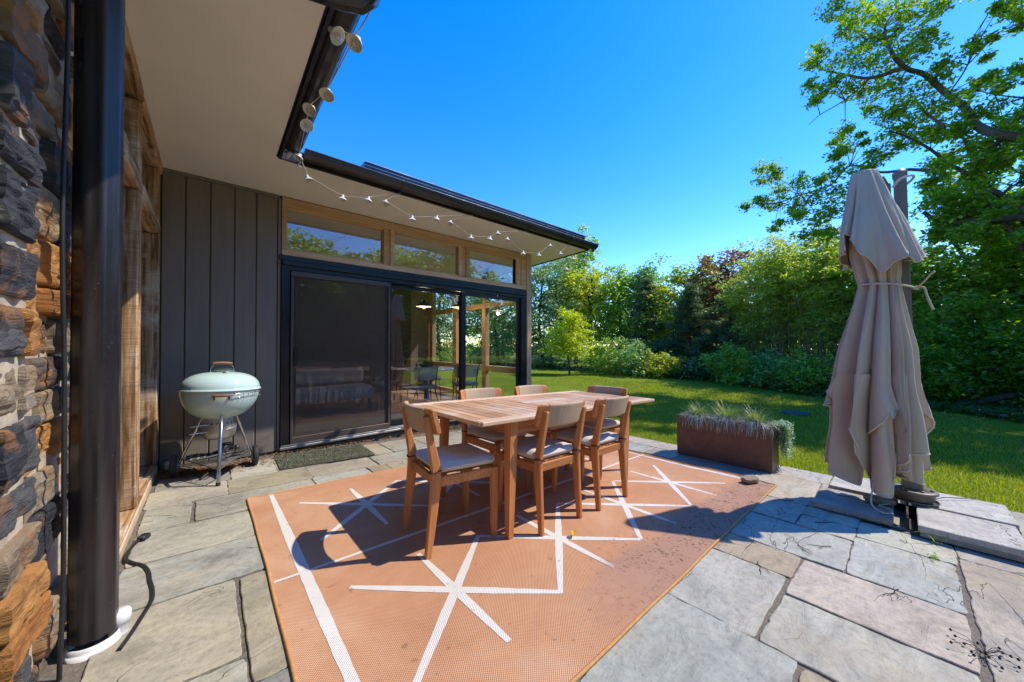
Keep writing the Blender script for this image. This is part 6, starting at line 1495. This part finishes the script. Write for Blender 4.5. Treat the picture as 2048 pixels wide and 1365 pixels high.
# trees to the south, met only as reflections in the glass
rng = np.random.default_rng(97); n = 9000
t = thing('added_hedge', 'added hedge out of view to the south, closing off the bright horizon mirrored in the glass', 'hedge', (8, -24, lawn_z(8, -24)))  # added out of view to block the bright horizon band in the reflections
P = np.stack([rng.uniform(-30, 34, n), rng.normal(0, .8, n), 5.2 * rng.random(n) ** .8], 1); raw_mesh('foliage', leaf_quads(P, .5, rng), 4, LM['dark'], t)
mb = MB(); mb.box(-30, -.35, 0, 34, .35, 4.2, .1); mb.build('hedge_core', BARK[1], t)  # solid core of the added hedge
g0 = None
for i, (x, y, s, r, lab) in enumerate([(3.0, -11.5, 1.25, 0, 'broad tree reflected in the left transom pane'), (8.5, -12.5, 1.3, 1.3, 'broad tree reflected in the middle glass door'), (13.5, -13.5, 1.6, 2.4, 'broad tree reflected at the right of the glass doors'), (-2.5, -12, 1.5, 3.9, 'broad tree reflected in the screened door'), (17.5, -8.5, .95, 5., 'broad tree beyond the right edge, mirrored in the right door'), (5.8, -16.5, 1.5, 4.4, 'farther broad tree mirrored between the others'), (11, -18, 1.6, .7, 'farther broad tree mirrored in the transom panes')]):
    if g0 is None:
        g0 = o = tree('mirrored_tree', lab, x, y, [(0, 0, 3.0, 2.7, 2.7, 2.3), (.8, .3, 4.6, 1.7, 1.7, 1.2), (-.9, -.6, 2.0, 2.2, 2.2, 1.5)], 'mid', 170, 62, .5, .24, 80, (.2, 4.2), 1, 'trees south of the patio seen in the glass')
    else: o = copy_tree(g0)
    o['label'] = lab; o.matrix_basis = Matrix.Translation((x, y, lawn_z(x, y))) @ Matrix.Rotation(r, 4, 'Z') @ Matrix.Scale(s, 4)

# ------------------------------------------------------------------ light, sky, camera
SUN_AZ, SUN_EL = math.radians(-30.), math.radians(52.2)
S_ = Vector((math.cos(SUN_AZ) * math.cos(SUN_EL), math.sin(SUN_AZ) * math.cos(SUN_EL), math.sin(SUN_EL)))
sl = bpy.data.lights.new('sun', 'SUN'); sl.energy = 2.05; sl.angle = math.radians(.53); sl.color = (1, .91, .77)
so = bpy.data.objects.new('sun', sl); C.objects.link(so); so.rotation_euler = (-S_).to_track_quat('-Z', 'Y').to_euler(); so.location = (10, -8, 14)
w = bpy.data.worlds.new('World'); bpy.context.scene.world = w; w.use_nodes = True; nt = w.node_tree; nt.nodes.clear()
sky = nt.nodes.new('ShaderNodeTexSky'); sky.sky_type = 'NISHITA'; sky.sun_disc = False; sky.sun_elevation = SUN_EL; sky.sun_rotation = PI / 2 - SUN_AZ
sky.air_density = 1.0; sky.dust_density = .1; sky.ozone_density = 3.0; sky.altitude = 100
hs = nt.nodes.new('ShaderNodeHueSaturation'); hs.inputs['Saturation'].default_value = 1.41; hs.inputs['Hue'].default_value = .5135
bgd = nt.nodes.new('ShaderNodeBackground'); bgd.inputs[1].default_value = .15; ow = nt.nodes.new('ShaderNodeOutputWorld')
nt.links.new(sky.outputs[0], hs.inputs['Color']); nt.links.new(hs.outputs[0], bgd.inputs[0]); nt.links.new(bgd.outputs[0], ow.inputs[0])
cd = bpy.data.cameras.new('camera'); cd.sensor_width = 36; cd.lens = 36 * 687.3 / 2048; cd.clip_start = .02; cd.clip_end = 600
co = bpy.data.objects.new('camera', cd); C.objects.link(co)
co.matrix_world = Matrix(((R0[0], -R1[0], -R2[0], 0), (R0[1], -R1[1], -R2[1], 0), (R0[2], -R1[2], -R2[2], 1.14), (0, 0, 0, 1)))
sc = bpy.context.scene; sc.camera = co
sc.view_settings.view_transform = 'Standard'; sc.view_settings.look = 'None'; sc.view_settings.exposure = 1.4; sc.view_settings.gamma = 1
sc.render.engine = 'CYCLES'; sc.cycles.max_bounces = 9; sc.cycles.transparent_max_bounces = 16; sc.cycles.diffuse_bounces = 6; sc.cycles.glossy_bounces = 4; sc.cycles.use_denoising = True
sc.cycles.caustics_reflective = False; sc.cycles.caustics_refractive = False
